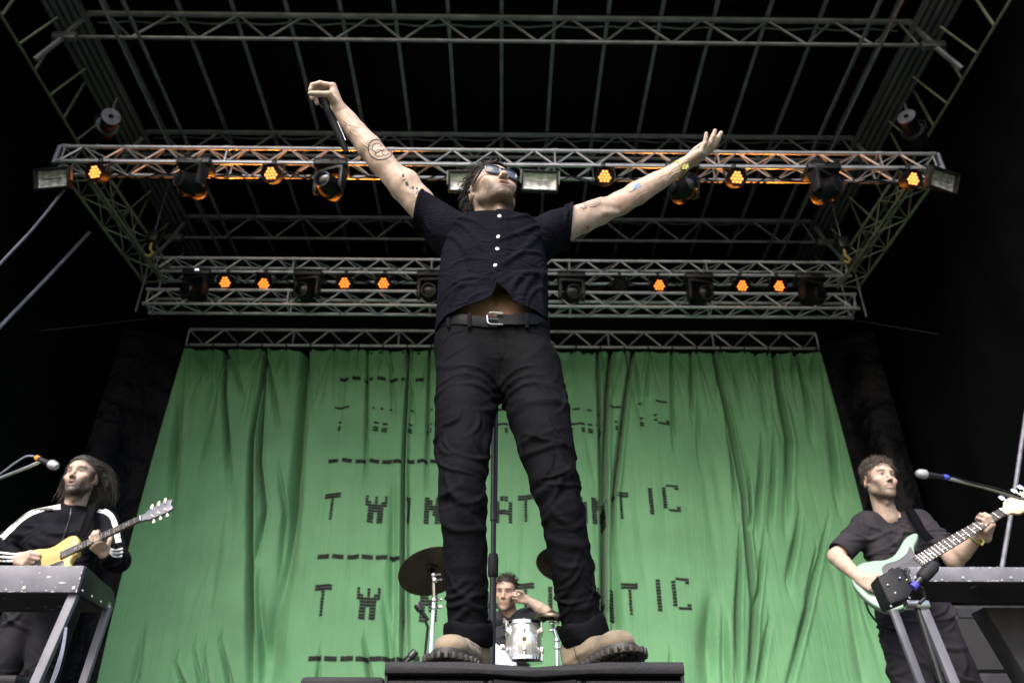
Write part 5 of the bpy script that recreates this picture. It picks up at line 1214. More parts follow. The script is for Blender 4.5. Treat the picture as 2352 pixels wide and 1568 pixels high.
for k in range(46):
    x0, y0 = pr.uniform(1012, 1240), pr.uniform(515, 700); FS.append(sfold(x0, y0, x0 + pr.uniform(25, 60) * pr.choice((-1, 1)), y0 + pr.uniform(-18, 10), pr.uniform(.0035, .006), pr.uniform(.0012, .0026)))
V = fold_disp(V, N, FS)
px_line = np.interp(V[:, 2], [p.z for p in plx][::-1], [p.x for p in plx][::-1])
front = (V[:, 1] < yc - .05) & (V[:, 2] < zt_s + .015); V[:, 1] -= front * .0048 * sstep(-.0015, .0015, V[:, 0] - px_line) * (1 - sstep(.03, .05, V[:, 0] - px_line)) + front * .0022 * sstep(.0, .002, V[:, 0] - px_line)
sp = [(V, Q)]
def sleeve(rings, nsub=26, seed=1, fold_c=7):
    """rings: (top point, bottom point, half depth)"""
    r_ = random.Random(seed); T = catmull([r[0] for r in rings], nsub); B = catmull([r[1] for r in rings], nsub); D = np.interp(np.linspace(0, 1, len(T)), np.linspace(0, 1, len(rings)), [r[2] for r in rings]); P = []
    for k in range(len(T)):
        c_ = (T[k] + B[k]) / 2; u = (T[k] - B[k]) / 2; v = Vector((0, D[k], 0)); row = []
        for i in range(64):
            t = 2 * math.pi * i / 64; row.append(tuple(c_ + u * math.cos(t) + v * math.sin(t)))
        P.append(row)
    V = np.array([p for row in P for p in row]); id_ = np.arange(len(P) * 64).reshape(len(P), 64)
    Q = np.stack([id_[:-1], np.roll(id_, -1, 1)[:-1], np.roll(id_, -1, 1)[1:], id_[1:]], -1).reshape(-1, 4)
    cen = V.reshape(len(P), 64, 3).mean(1); N = V - np.repeat(cen, 64, 0); N /= np.linalg.norm(N, axis=1)[:, None]
    F = []
    for _ in range(fold_c):
        k = r_.randrange(4, len(P) - 8); i = r_.randrange(64); p = V[k * 64 + i]; ax = cen[min(k + 3, len(P) - 1)] - cen[k]; ax /= np.linalg.norm(ax); n_ = N[k * 64 + i]
        e = ax * r_.uniform(.5, 1) + np.cross(ax, n_) * r_.uniform(-.8, .8); e /= np.linalg.norm(e); g_ = np.cross(n_, e); F.append((p, e, g_, r_.uniform(.03, .06), r_.uniform(.006, .011), r_.uniform(.004, .008)))
    V = fold_disp(V, N, F)
    k0 = len(P) - 9; hem_ = np.repeat(np.arange(len(P)) >= k0, 64); V = V + N * (hem_ * .0022)[:, None]
    return V, Q
sp.append(sleeve([(at(1075, 508, 2.31), at(1050, 600, 2.31), .085), (at(1032, 483, 2.31), at(1003, 576, 2.31), .090), (at(1001, 462, 2.30), at(973, 540, 2.30), .076), (at(973, 444, 2.28), at(949, 524, 2.28), .068)], seed=4))
sp.append(sleeve([(at(1220, 516, 2.33), at(1215, 620, 2.33), .085), (at(1258, 498, 2.33), at(1250, 596, 2.33), .090), (at(1288, 489, 2.335), at(1282, 574, 2.335), .080), (at(1315, 475, 2.35), at(1309, 561, 2.35), .078)], seed=9))
shirt = np_mesh('shirt', sp, M['shirt'], singer)
sm = shirt.modifiers.new('thickness', 'SOLIDIFY'); sm.thickness = .0022; sm.offset = 0
STREE = bvh(sp); M['button'] = mat('button', (.80, .80, .80), .3, coat=.3)
for px, py in ((1147, 497), (1145, 544), (1142, 572.5), (1138, 610)):
    p, n = hit(STREE, px, py)
    if p is None: continue
    if n.y > 0: n = -n
    n = (n + Vector((0, -1, -.2))).normalized()
    MB().lathe([(.0062, 0), (.0066, .0012), (.0060, .0024), (.0048, .0020), (.001, .0020)], p + n * .0014, n, 18).build('button', M['button'], shirt)

# jeans
M['denim_black'] = mat('black_denim', (.0036, .0036, .0050), .75, spec=.065, sheen=.0, var=(7, .7, 1.45), bump=(380, .5, .0018), bump2=(22, .5, .008, (1, 1, 2.2)))
ZF, ZS = at(1140, 734, 2.195).z, at(1015, 749, 2.33).z - .01
j = SDF(); BEL = at(1132, 742, 2.325); HIPL, HIPR = at(1072, 850, 2.31), at(1218, 850, 2.31)
j.cone(BEL + Vector((-.062, 0, .005)), BEL + Vector((.062, 0, .005)), .116, .116, .03); j.cone(BEL + Vector((-.075, .01, -.09)), BEL + Vector((.075, .01, -.09)), .119, .119, .05)
LA = [at(1077, 846, 2.31), at(1069, 950, 2.27), at(1063, 1040, 2.235), at(1062, 1100, 2.215), at(1064, 1180, 2.22), at(1069, 1300, 2.26), at(1076, 1452, 2.30)]
LB = [at(1214, 846, 2.31), at(1238, 950, 2.27), at(1258, 1040, 2.235), at(1270, 1095, 2.215), at(1293, 1180, 2.22), at(1314, 1310, 2.26), at(1338, 1444, 2.30)]
RA = [.106, .092, .078, .0660, .0605, .0575, .0545]; RB = [.106, .095, .080, .0665, .0615, .0580, .0545]
j.chain(LA, RA, .03); j.chain(LB, RB, .03); j.cone(at(1145, 838, 2.29), at(1146, 880, 2.30), .06, .035, .04)
ta = math.atan2(ZS - ZF, .125); cn = Vector((0, -math.sin(ta), math.cos(ta)))
j.ell(Vector((BEL.x, 2.20, ZF + .018)) + cn * .30, (.8, .8, .30), Matrix.Rotation(ta, 3, 'X'), k=.004, op=-1)
V, Q = j.mesh(.0042, 1); N = normals(V, Q); jr = random.Random(14)
F = []
for LL, RR in ((LA, RA), (LB, RB)):
    F += limb_folds(LL, RR, [(.0, .30, 9, .0045, .013, .075, 42), (.32, .58, 14, .0068, .0095, .048, 48), (.30, .75, 5, .0050, .020, .11, 70), (.58, .82, 7, .0042, .012, .055, 50), (.84, .99, 11, .0062, .0095, .042, 34)], jr, (0, -1, .1))
F += [(at(1146 + s * 30, 850 + k * 22, 2.20), Vector((s, 0, .45 - k * .1)).normalized(), Vector((-.45 * s, 0, 1)).normalized(), .075, .010, .007) for s in (-1, 1) for k in range(3)]
V = fold_disp(V, N, F)
trousers = np_mesh('trousers', [(V, Q)], M['denim_black'], singer); JT = bvh([(V, Q)])
mb = MB()
def seam(pts, r=.0016):
    H = [hit(JT, *p) for p in pts]; H = [h[0] + h[1] * .0004 for h in H if h[0] is not None]
    if len(H) > 2: mb.path(H, r, n=5)
lin = lambda p, q, n=22: [(p[0] + (q[0] - p[0]) * k / n, p[1] + (q[1] - p[1]) * k / n) for k in range(n + 1)]
seam(lin((1137, 758), (1142, 800)) + lin((1142, 800), (1150, 828), 10)); seam(lin((1158, 760), (1162, 806)) + lin((1162, 806), (1150, 828), 10), .0011)
seam([(1062 - 46 * math.sin(t * 1.57), 762 + 40 * (1 - math.cos(t * 1.57))) for t in np.linspace(0, 1, 20)]); seam([(1212 + 50 * math.sin(t * 1.57), 762 + 36 * (1 - math.cos(t * 1.57))) for t in np.linspace(0, 1, 20)])
seam(lin((1146, 832), (1146, 905)))
mb.build('seam', M['denim_black'], trousers)
for LL, rr, tilt, w0 in ((LA, .0605, (.05, 0, 0), 0), (LB, .0610, (.14, 0, 0), 1)):   # rolled cuffs
    e_ = LL[-1]; ax = (LL[-2] - LL[-1]).normalized(); d_, u_, v_ = frame(ax + Vector((-.18, 0, 0)) * (1 if w0 else -.25), (0, 1, 0)); P = []
    for k, (h_, r_) in enumerate(((-.030, rr - .006), (-.034, rr), (-.030, rr + .0045), (-.010, rr + .006), (.010, rr + .0065), (.022, rr + .005), (.026, rr + .001), (.022, rr - .006))):
        P.append([e_ + d_ * (h_ + .004 * math.sin(2 * t + w0) + .003 * math.sin(5 * t)) + (u_ * math.cos(t) + v_ * math.sin(t)) * (r_ + .0015 * math.sin(7 * t + k)) for t in np.linspace(0, 2 * math.pi, 49)])
    mb = MB(); mb.grid(P); mb.build('cuff', M['denim_black'], trousers, 70)
# belt
M['leather'] = mat('belt_leather', (.0045, .0045, .006), .45, spec=.06, bump=(150, .25, .001), var=(9, .7, 1.5))
bc = BEL.copy(); BZT = lambda t: ZS + (ZF - ZS) * (max(0, -math.sin(t)) ** 1.3) + .004 * math.cos(t)
BR = []
for t_ in np.linspace(0, 2 * math.pi, 121)[:-1]:          # radius of the waistband all the way round
    dr = Vector((math.cos(t_), math.sin(t_), 0)); h_ = JT.ray_cast(Vector((bc.x, bc.y, BZT(t_) - .006)) + dr * .5, -dr); BR.append((h_[0] - bc).to_2d().length if h_[0] is not None else .19)
BR = np.array(BR); BR = (np.roll(BR, 1) + BR + np.roll(BR, -1)) / 3; BR = np.append(BR, BR[0])
mb = MB(); mb.grid([[Vector((bc.x + math.cos(t) * (BR[i] + r_), bc.y + math.sin(t) * (BR[i] + r_), BZT(t) + h_)) for i, t in enumerate(np.linspace(0, 2 * math.pi, 121))] for r_, h_ in ((-.003, -.021), (.0035, -.0205), (.0045, -.017), (.0045, .017), (.0035, .0205), (-.003, .021))])
belt = mb.build('belt', M['leather'], singer, 50)
bt = bvh([(np.array([tuple(v) for v in mb.v]), np.array(mb.f))])
def bp(px, py, lift):
    p, n = hit(bt, px, py)
    return (p if p is not None else at(px, py, 2.2)) + Vector((0, -lift, 0))
mb = MB(); mb.path(catmull([bp(1155, 722, .007), bp(1135, 721, .008), bp(1125, 722, .008), bp(1120, 727, .008), bp(1120, 736, .008), bp(1121, 743, .008), bp(1126, 747, .008), bp(1136, 748, .008), bp(1155, 748, .007)], 5), .0031, n=8); mb.path([bp(1122, 735, .009), bp(1145, 735, .006)], .0020, n=6)
mb.build('buckle', M['steel'], belt)
mb = MB(); tail = [bp(px, 735, .0035) for px in np.linspace(1142, 1250, 30)]
mb.grid([[p + Vector((0, -.002 if 0 < k < 3 else .0035, h_ * (1 if p.x < tail[-4].x else .62))) for p in tail] for k, h_ in enumerate((-.020, -.019, .019, .020))]); mb.build('belt_tail', M['leather'], belt, 50)
mb = MB(); mb.grid([[bp(px, 735, .0085) + Vector((0, 0, h_)) for px in (1180, 1184, 1190)] for h_ in (-.022, 0, .022)]); mb.build('keeper', M['leather'], belt)
for px in (1078, 1210, 1030): 
    p = bp(px, 736, .004); MB().box(p + Vector((0, .0, -.002)), (.013, .006, .056), bev=.002).build('belt_loop', M['denim_black'], trousers)
# boots
M['suede'] = mat('suede', (.205, .165, .118), .85, spec=.2, sheen=.2, var=(13, .5, 1.25), bump=(420, .5, .0012), bump2=(45, .5, .004)); M['rubber'] = mat('rubber', (.028, .025, .023), .62, var=(30, .7, 1.5), bump=(180, .3, .002))
def boot(ank, d, tilt, label, L=.292, outer=1):
    d = Vector((d[0], d[1], 0)).normalized(); r_ = Vector((0, 0, 1)).cross(d)
    f_ = (d * math.cos(R(tilt)) + Vector((0, 0, math.sin(R(tilt))))).normalized(); u_ = (r_.cross(f_)).normalized() * -1
    u_ = u_ if u_.z > 0 else -u_
    o = Vector((ank.x, ank.y, BZ + .001)) - d * .058; W_ = lambda f, s, z: o + f_ * (f * .90) + r_ * (s * .90) + u_ * (z * .78)
    q = SDF(); z0 = .034
    shaft = (Vector((ank.x, ank.y, ank.z + .03)))
    q.cone(shaft, W_(.062, 0, .095), .047, .044, .03); q.cone(W_(.062, 0, .10), W_(.060, 0, z0 + .030), .044, .040, .03); q.cone(W_(.045, 0, z0 + .03), W_(.050, 0, z0 + .025), .034, .034, .03)
    q.cone(W_(.075, 0, .085), W_(.155, .002 * outer, .066), .040, .038, .035, flat=(u_, .85)); q.cone(W_(.150, 0, z0 + .026), W_(.240, .006 * outer, z0 + .020), .0410, .0400, .03, flat=(u_, .66)); q.cone(W_(.235, .004 * outer, z0 + .022), W_(.246, 0, z0 + .02), .039, .037, .02, flat=(u_, .74))
    q.ell(W_(.15, 0, -.02), (.25, .25, .0), k=.001) if False else None
    V, Q = q.mesh(.0032, 1); N = normals(V, Q); br = random.Random(int(tilt * 7) + 3)
    F = [(W_(.150 + .012 * k, 0, .108), r_, f_, .035, .006, -.0028) for k in range(3)] + [(W_(.09 + .01 * k, -.03 * br.choice((-1, 1)), .12 - .02 * k), (r_ * .8 + u_ * .5).normalized(), (u_ * .8 - r_ * .5).normalized(), .03, .008, .003) for k in range(4)]
    V = fold_disp(V, N, F); h_ = (V - np.array(o)) @ np.array(u_); V = V + np.array(u_) * (np.maximum(h_, (z0 - .004) * .78) - h_)[:, None]
    b_ = np_mesh('boot', [(V, Q)], M['suede'], singer)
    def outl(g_):
        pts = []
        for f, s in ((-.004, 0), (.004, .026), (.03, .040), (.08, .042), (.13, .043), (.18, .049), (.23, .0505), (.265, .043), (.290, .024), (.298, 0)): pts.append((f, s * g_))
        lo = [(f, -s) for f, s in pts[1:-1]][::-1]; return [tuple(p[:2]) for p in catmull([(p[0], p[1], 0) for p in pts + lo], 4, True)]
    S9 = lambda P: [(p[0] * .9, p[1] * .9) for p in P]
    mb = MB(); mb.prism(S9(outl(1.04)), W_(0, 0, .016), f_, r_, u_, .019, .004); mb.prism(S9([(x * .985 + .002, y * .93) for x, y in outl(1.0)]), W_(0, 0, .008), f_, r_, u_, .008)
    ol = outl(1.0); n_ = len(ol)
    for k in range(0, n_, 2):
        x, y = ol[k]
        if .085 < x < .115: continue
        x2, y2 = ol[(k + 1) % n_]; t_ = Vector((x2 - x, y2 - y)); t_.normalize(); nx, ny = (-t_.y, t_.x)
        cx_ = x + nx * .012; cy_ = y + ny * .012; rm = Matrix((f_ * t_.x + r_ * t_.y, f_ * nx + r_ * ny, u_)).transposed()
        mb.box(W_(cx_, cy_, .010), (.0095, .027, .016), rm, bev=.002)
    for k in range(9):
        f = .13 + .018 * k
        for s in (-.016, .016): mb.box(W_(f, s, .009), (.009, .022, .016), Matrix((f_ * .9 + r_ * (.4 if s > 0 else -.4), r_ * .9 - f_ * (.4 if s > 0 else -.4), u_)).transposed(), bev=.002)
    mb.box(W_(.04, 0, .008), (.075, .066, .014), Matrix((f_, r_, u_)).transposed(), bev=.003)
    mb.build('sole', M['rubber'], b_, 40); m2 = MB()
    tr = bvh([(V, Q)])
    def sm_(pts):
        H = []
        for p, dr in pts:
            h = tr.find_nearest(p); H.append(h[0] + h[1] * .0006)
        m2.path(H, .0014, n=5)
    for s in (-1, 1): sm_([(W_(.090 + .035 * t - .02 * t * t, s * .05, .125 - .09 * t), 0) for t in np.linspace(0, 1, 14)]); sm_([(W_(.035 - .012 * t, s * .05, .135 - .09 * t), 0) for t in np.linspace(0, 1, 14)])
    m2.build('stitching', M['rubber'], b_); return b_
boot(LA[-1] + Vector((0.002, .01, -.03)), (-.27, -.96), 4, ''); boot(LB[-1] + Vector((.002, .01, -.03)), (.50, -.86), 8, '', outer=-1)

# the microphone in his raised hand
ma, mbb = at(797, 352, 2.20), at(729, 196, 2.185)
t = thing('microphone', 'black wireless microphone held upside along the singer\'s raised forearm', 'microphone', ma); ax = (mbb - ma).normalized(); L = (mbb - ma).length
M['mic_black'] = mat('mic_black', (.003, .003, .004), .6, spec=.08)
MB().lathe([(.0085, 0), (.0095, .004), (.011, .03), (.0140, .06), (.0152, .07), (.0152, L * .62), (.0170, L * .72), (.0235, L * .80), (.0240, L * .815)], ma, ax, 22).build('handle', M['mic_black'], t)
MB().lathe([(.0245, L * .81), (.0262, L * .83), (.0262, L * .86), (.0245, L * .92), (.017, L * .975), (.006, L * .998), (.001, L)], ma, ax, 24).build('grille', mat('dark_mesh', (.02, .02, .022), .5, .5, bump=(900, .9, .002)), t)
_, u_, v_ = frame(ax, (0, 1, 0))
MB().box((ma + ax * .11) + Vector((.0142, -.007, 0)), (.0022, .0022, .10), Matrix((u_, v_, ax)).transposed()).build('silver_trim', M['alu_old'], t)
# ---------------------------------------------------------------- the band: two guitar players and the drummer
G1 = lambda x, y: (x * .3523, 1016 + y * .3523)            # enlarged crops -> picture
G2 = lambda x, y: (1881.6 + x * .3521, 1016 + y * .3521)
def torso(S, A, B, hip, r_sh=.070, chest=(.085, .118), waist=(.075, .115), hipw=(.075, .118), k=.06):
    A, B, hip = Vector(A), Vector(B), Vector(hip); X = (B - A).normalized(); C = (A + B) / 2; H = C.z - hip.z
    S.cone(A, B, r_sh, r_sh, k)
    for f, (w_, r_) in ((.28, chest), (.62, waist), (.95, hipw)):
        c = C.lerp(hip, f); S.cone(c - X * w_, c + X * w_, r_, r_, k, flat=((0, 1, 0), .92))
    return C
def legs(S, hip, feet, r, mid=.5, kout=0.):
    for s, f in feet:
        f = Vector(f); h = Vector(hip) + Vector((s * .088, 0, -.06)); kn = h.lerp(f, mid) + Vector((s * kout, -.03, 0))
        S.chain([h, h.lerp(kn, .5), kn, kn.lerp(f, .5), f], r, .04)
def shoe(parent, f, d=(0, -1, 0)):
    f = Vector(f); d = Vector(d).normalized(); s = SDF(); s.cone((f.x, f.y, .10), (f.x, f.y, .06), .045, .042); s.cone((f.x, f.y, .05), Vector((f.x, f.y, .045)) + d * .17, .045, .040, .03)
    V, Q = s.mesh(.007, 1); V[:, 2] = np.maximum(V[:, 2], .012); np_mesh('shoe', [(V, Q)], M['rough_black'], parent)

def guitar(label, cat, outline, P0, x0, P1, x1, normal, colours, neck_end, head, thick=.043, frets=14, scale_len=.63, nut=.80, pick=None, extras=None, neck_w=(.026, .021), bass=False):
    """local x runs from the bottom of the body along the neck"""
    P0, P1 = Vector(P0), Vector(P1); ex = (P1 - P0).normalized(); k = (P1 - P0).length / (x1 - x0); n_ = Vector(normal); n_ = (n_ - ex * n_.dot(ex)).normalized(); ey = n_.cross(ex)
    ey = ey if ey.z > 0 else -ey
    o = P0 - ex * (x0 * k); W_ = lambda x, y, z=0: o + (ex * x + ey * y + n_ * z) * k
    t = thing(cat.replace(' ', '_'), label, cat, o)
    sc = lambda poly: [(p[0] * k, p[1] * k) for p in poly]
    ol = [tuple(p[:2]) for p in catmull([(p[0], p[1], 0) for p in outline], 5, True)]
    MB().prism(sc(ol), o - n_ * thick * k, ex, ey, n_, thick * k, .009).build('body', colours['body'], t, 50)
    if pick: MB().prism(sc([tuple(p[:2]) for p in catmull([(p[0], p[1], 0) for p in pick], 5, True)]), o + n_ * .0005, ex, ey, n_, .003, .0008).build('pickguard', colours['pick'], t)
    a = neck_end; mb = MB(); w0, w1 = neck_w
    rows = []
    for f in np.linspace(0, 1, 14):
        x = a + (nut - a) * f; w_ = w0 + (w1 - w0) * f; rows.append([W_(x, w_ * math.cos(q), .004 - .020 * math.sin(q)) for q in np.linspace(0, math.pi, 9)])
    mb.grid(rows); mb.add([p for p in rows[-1]], [tuple(range(9))]); mb.build('neck', colours['neck'], t, 60)
    mb = MB(); mb.prism([(a * k, -w0 * k), (nut * k, -w1 * k), (nut * k, w1 * k), (a * k, w0 * k)], o + n_ * .004 * k, ex, ey, n_, .006 * k); fb = mb.build('fretboard', colours['board'], t)
    mb = MB(); xs = [nut - scale_len * (1 - 2 ** (-i / 12)) for i in range(1, 30)]; xs = [x for x in xs if x > a + .012]
    for x in xs + [nut]:
        w_ = w0 + (w1 - w0) * (x - a) / (nut - a); mb.tube(W_(x, -w_, .0105), W_(x, w_, .0105), .0013 if x != nut else .0032, n=6)
    mb.build('fret', colours['fret'], fb)
    mb = MB()
    for i in (3, 5, 7, 9, 12, 15, 17):
        if i < len(xs) + 1:
            x = (xs[i - 1] + (xs[i - 2])) / 2 if i > 1 else xs[0]
            for yy in ((0,) if i != 12 else (-.009, .009)): mb.lathe([(.0042, 0), (.0001, .0006)], W_(x, yy, .0102), n_, 10)
    mb.build('inlay', colours['inlay'], fb)
    hp = [tuple(p[:2]) for p in catmull([(p[0], p[1], 0) for p in head['poly']], 4, True)]
    h = MB().prism(sc(hp), o - n_ * .010 * k, ex, ey, n_, .015 * k, .002).build('headstock', colours['head'], t)
    for (x, y) in head['pegs']:
        q = MB(); s_ = 1 if y > head['mid'] else -1; q.lathe([(.006, 0), (.006, .004), (.003, .005), (.003, .014), (.004, .015)], W_(x, y - s_ * .012, .005), n_, 10); q.tube(W_(x, y, -.004), W_(x, y + s_ * .018, -.004), .003)
        q.box(W_(x, y + s_ * .024, -.004), (.014 * head['ps'], .008, .018 * head['ps']), Matrix((ex, n_, ey)).transposed(), bev=.003); q.build('tuning_peg', colours['peg'], h)
    mb = MB(); ns = 4 if bass else 6; bx = extras['bridge_x']
    for i in range(ns):
        f = (i / (ns - 1) - .5); mb.tube(W_(bx, f * .052, .013), W_(nut + .01, f * w1 * 1.6, .0125), .0010 if not bass else .0014, n=4)
    mb.build('string', M['steel'], t)
    mb = MB(); mb.box(W_(bx, 0, .010), (.022, .012, .078), Matrix((ex, n_, ey)).transposed(), bev=.003); mb.build('bridge', M['chrome'], t)
    for (x, y) in extras.get('knobs', []): MB().lathe([(.011, 0), (.010, .014), (.001, .015)], W_(x, y, 0), n_, 14).build('knob', extras['knob_m'], t)
    for (x, y, w_, h_) in extras.get('pickups', []): MB().box(W_(x, y, .005), (h_, .014, w_), Matrix((ex, n_, ey)).transposed(), bev=.003).build('pickup', M['black_plastic'], t)
    return t, W_, ex, ey, n_

# --- guitarist on the left
gp = thing('person', 'long haired bearded guitarist in a black track jacket with white stripes', 'person', (at(98, 1398, 4.62).x, 4.62, 0))
HO2, HR2 = at(187, 1101, 4.58), head_rot(-1, 2, -4); NK2 = at(168, 1160, 4.62)
A2, B2, HIP2 = at(84, 1202, 4.63), at(240, 1202, 4.63), at(98, 1400, 4.62)
EA2, WA2 = at(-14, 1266, 4.56), at(40, 1283, 4.34); EB2, WB2 = at(272, 1288, 4.50), at(238, 1262, 4.33)
NP2 = at(226, 1239, 4.31)
parts = [make_head(HO2, HR2, NK2 + Vector((0, 0, -.05)), h=.0042, beard=.95, beard_col=(.035, .028, .024), mouth=1.3, mous=1.1, skin=SKIN * .94, closed=.35)]
s = SDF(); hand.side = -1; hand(s, WA2, at(78, 1284, 4.27) - WA2, (0, 0, 1), ((58, 66, 40), (62, 70, 40), (66, 70, 40), (70, 70, 40)), thumb=((.8, .45, .3), (.9, -.1, .4), (.9, -.2, .3))); s.cone(WA2, WA2 + (EA2 - WA2).normalized() * .08, .029, .032)
V, Q = s.mesh(.0042, 1); parts.append((V, Q, skin_col(V, SKIN * 1.05)))
s = SDF(); hand.side = 1; wv = NP2 + Vector((.030, .055, -.058)); hand(s, wv, (-.30, -.85, .30), (.85, -.10, .42), ((42, 62, 50), (46, 66, 50), (50, 66, 50), (54, 66, 50)), spread=(.06, .02, -.02, -.06), thumb=((.35, .55, .75), (.1, .3, .95), (-.3, .0, .95))); s.cone(wv, WB2.lerp(EB2, .4), .029, .034)
V, Q = s.mesh(.0042, 1); parts.append((V, Q, skin_col(V, SKIN * 1.05)))
s = SDF(); torso(s, A2, B2, HIP2, .05, (.07, .09), (.06, .09), (.06, .09)); s.cone((A2 + B2) / 2, NK2, .06, .055, .05); V, Q = s.mesh(.012, 1); parts.append((V, Q, skin_col(V)))
np_mesh('body', parts, M['skin'], gp)
M['jacket'] = mat('jacket_cloth', (.0065, .0065, .0095), .75, spec=.07, var=(10, .7, 1.4), bump=(30, .3, .004)); M['white_cloth'] = mat('white_stripe', (.78, .78, .80), .7)
s = SDF(); C = torso(s, A2, B2, HIP2, .066, (.095, .118), (.085, .118), (.080, .116))
s.chain([A2, A2.lerp(EA2, .5), EA2], [.072, .066, .058], .05); s.chain([EA2, EA2.lerp(WA2, .5), WA2 + (EA2 - WA2).normalized() * .02], [.058, .052, .040], .03)
s.chain([B2, B2.lerp(EB2, .5), EB2], [.072, .066, .058], .05); s.chain([EB2, EB2.lerp(WB2, .6), wv.lerp(WB2, .5) + (EB2 - WB2).normalized() * .05], [.058, .052, .041], .03)
s.cone(NK2 + Vector((0, .0, -.07)), NK2 + Vector((.004, -.004, -.004)), .085, .066, .04)
s.ell(NK2 + Vector((.01, -.005, .055)), (.052, .055, .06), k=.006, op=-1)
V, Q = s.mesh(.0058, 1); N = normals(V, Q); r_ = random.Random(8)
F = limb_folds([A2, EA2, WA2], [.07, .06, .045], [(.25, .9, 16, .010, .013, .05, 25)], r_, (0, -1, 0)) + limb_folds([B2, EB2, WB2], [.07, .06, .045], [(.25, .95, 18, .010, .013, .05, 25)], r_, (0, -1, 0)) + limb_folds([C, HIP2], [.12, .12], [(.1, .8, 22, .009, .016, .10, 22)], r_, (0, -1, 0))
V = fold_disp(V, N, F); jk = np_mesh('jacket', [(V, Q)], M['jacket'], gp); T2 = bvh([(V, Q)])
def offs(pts, d):
    res = []
    for i, p in enumerate(pts):
        a, b = pts[max(i - 1, 0)], pts[min(i + 1, len(pts) - 1)]; L = math.hypot(b[0] - a[0], b[1] - a[1]) or 1; res.append((p[0] - (b[1] - a[1]) / L * d, p[1] + (b[0] - a[0]) / L * d))
    return res
for line, ds in (([(395, 404), (340, 408), (290, 416), (240, 430), (190, 450), (140, 482), (95, 520), (50, 565), (0, 612)], (-3, -15, -27)), ([(640, 426), (675, 432), (705, 444), (735, 470), (755, 505), (768, 550), (778, 600), (786, 650)], (2, 14, 26))):
    for d in ds:
        L_ = catmull([(p[0], p[1], 0) for p in offs(line, d)], 5); mb = MB(); mark(T2, mb, [G1(p[0], p[1]) for p in L_], .0105, .0025); mb.build('stripe', M['white_cloth'], jk, 0, fixn=False)
for ln in ([(-60, 712), (0, 717), (60, 724), (108, 728)], [(-60, 738), (0, 742), (60, 747), (106, 748)], [(-60, 764), (0, 768), (50, 770), (98, 768)], [(690, 662), (715, 690), (755, 700), (798, 690)], [(700, 684), (725, 712), (760, 720), (800, 712)], [(712, 708), (735, 735), (765, 742), (796, 736)]):
    mb = MB(); mark(T2, mb, [G1(p[0], p[1]) for p in catmull([(p[0], p[1], 0) for p in ln], 5)], .0105, .0025); mb.build('stripe', M['white_cloth'], jk, 0, fixn=False)
mb = MB(); mark(T2, mb, [G1(*p) for p in ((462, 425), (458, 470), (445, 520), (425, 580), (405, 640), (390, 700))], .006, .002); mb.build('zip', M['black_metal'], jk, 0, fixn=False)
mb = MB(); mark(T2, mb, [G1(578, 402), G1(602, 400)], .014, .003); mb.build('emblem', M['white_cloth'], jk, 0, fixn=False)
M['jeans_dark'] = mat('dark_jeans', (.013, .0125, .016), .8, spec=.15, var=(5, .45, 1.8), bump=(200, .4, .002), bump2=(18, .4, .008))
s = SDF(); s.cone(HIP2 + Vector((-.075, 0, -.0)), HIP2 + Vector((.075, 0, -.0)), .115, .115, .05); legs(s, HIP2, ((-1, (HIP2.x - .15, 4.58, .08)), (1, (HIP2.x + .13, 4.60, .08))), [.100, .088, .070, .062, .055])
V, Q = s.mesh(.007, 1); N = normals(V, Q); F = limb_folds([HIP2 + Vector((-.09, 0, 0)), (HIP2.x - .15, 4.58, .08)], [.10, .06], [(.05, .95, 24, .010, .015, .07, 25)], r_, (0, -1, 0)) + limb_folds([HIP2 + Vector((.09, 0, 0)), (HIP2.x + .13, 4.6, .08)], [.10, .06], [(.05, .95, 24, .010, .015, .07, 25)], r_, (0, -1, 0))
np_mesh('jeans', [(fold_disp(V, N, F), Q)], M['jeans_dark'], gp); shoe(gp, (HIP2.x - .15, 4.58, 0), (-.2, -1, 0)); shoe(gp, (HIP2.x + .13, 4.6, 0), (.2, -1, 0))
def hl2(p):
    if p.y < -.03: return p.z > .050 + .62 * (-.03 - p.y) - abs(p.x) * .15
    if p.y < .025: return p.z > .030
    return p.z > -.08
M['hair_grey'] = mat('hair_grey', (.048, .043, .039), .5, spec=.35, var=(25, .4, 2.0))
add_hair(gp, HO2, HR2, hl2, M['hair_grey'], 2600, lambda p, r_: (.19 if p.z > .05 else .115) * r_.uniform(.7, 1.25), lambda p, r_: (p.x * (9 if p.y < 0 else 4) + r_.gauss(0, .2), (1.7 if p.y < .0 else .7) + r_.gauss(0, .2), (.1 if p.y < 0 else -.35)), random.Random(9), wave=.019, wfreq=1.5, rad=.0015, grav=1.3, seg=13, lift=.22)
yellow = dict(body=mat('yellow_lacquer', (.62, .45, .16), .28, coat=.4, var=(3, .85, 1.08)), pick=mat('pickguard_dark', (.03, .03, .035), .3), neck=mat('neck_wood', (.20, .10, .05), .4), board=mat('rosewood', (.030, .022, .020), .5), fret=mat('fret_metal', (.75, .75, .75), .3, .6), inlay=mat('pearl', (.75, .75, .72), .4), head=mat('head_black', (.12, .12, .15), .4, var=(20, .7, 1.3)), peg=mat('peg_cream', (.75, .70, .58), .4))
out1 = [(0, 0), (.012, .075), (.045, .135), (.10, .163), (.165, .150), (.215, .122), (.26, .112), (.31, .125), (.355, .132), (.39, .112), (.405, .07), (.402, .028), (.398, -.028), (.372, -.034), (.352, -.062), (.362, -.098), (.372, -.122), (.35, -.140), (.31, -.135), (.26, -.113), (.215, -.122), (.165, -.150), (.10, -.163), (.045, -.135), (.012, -.075)]
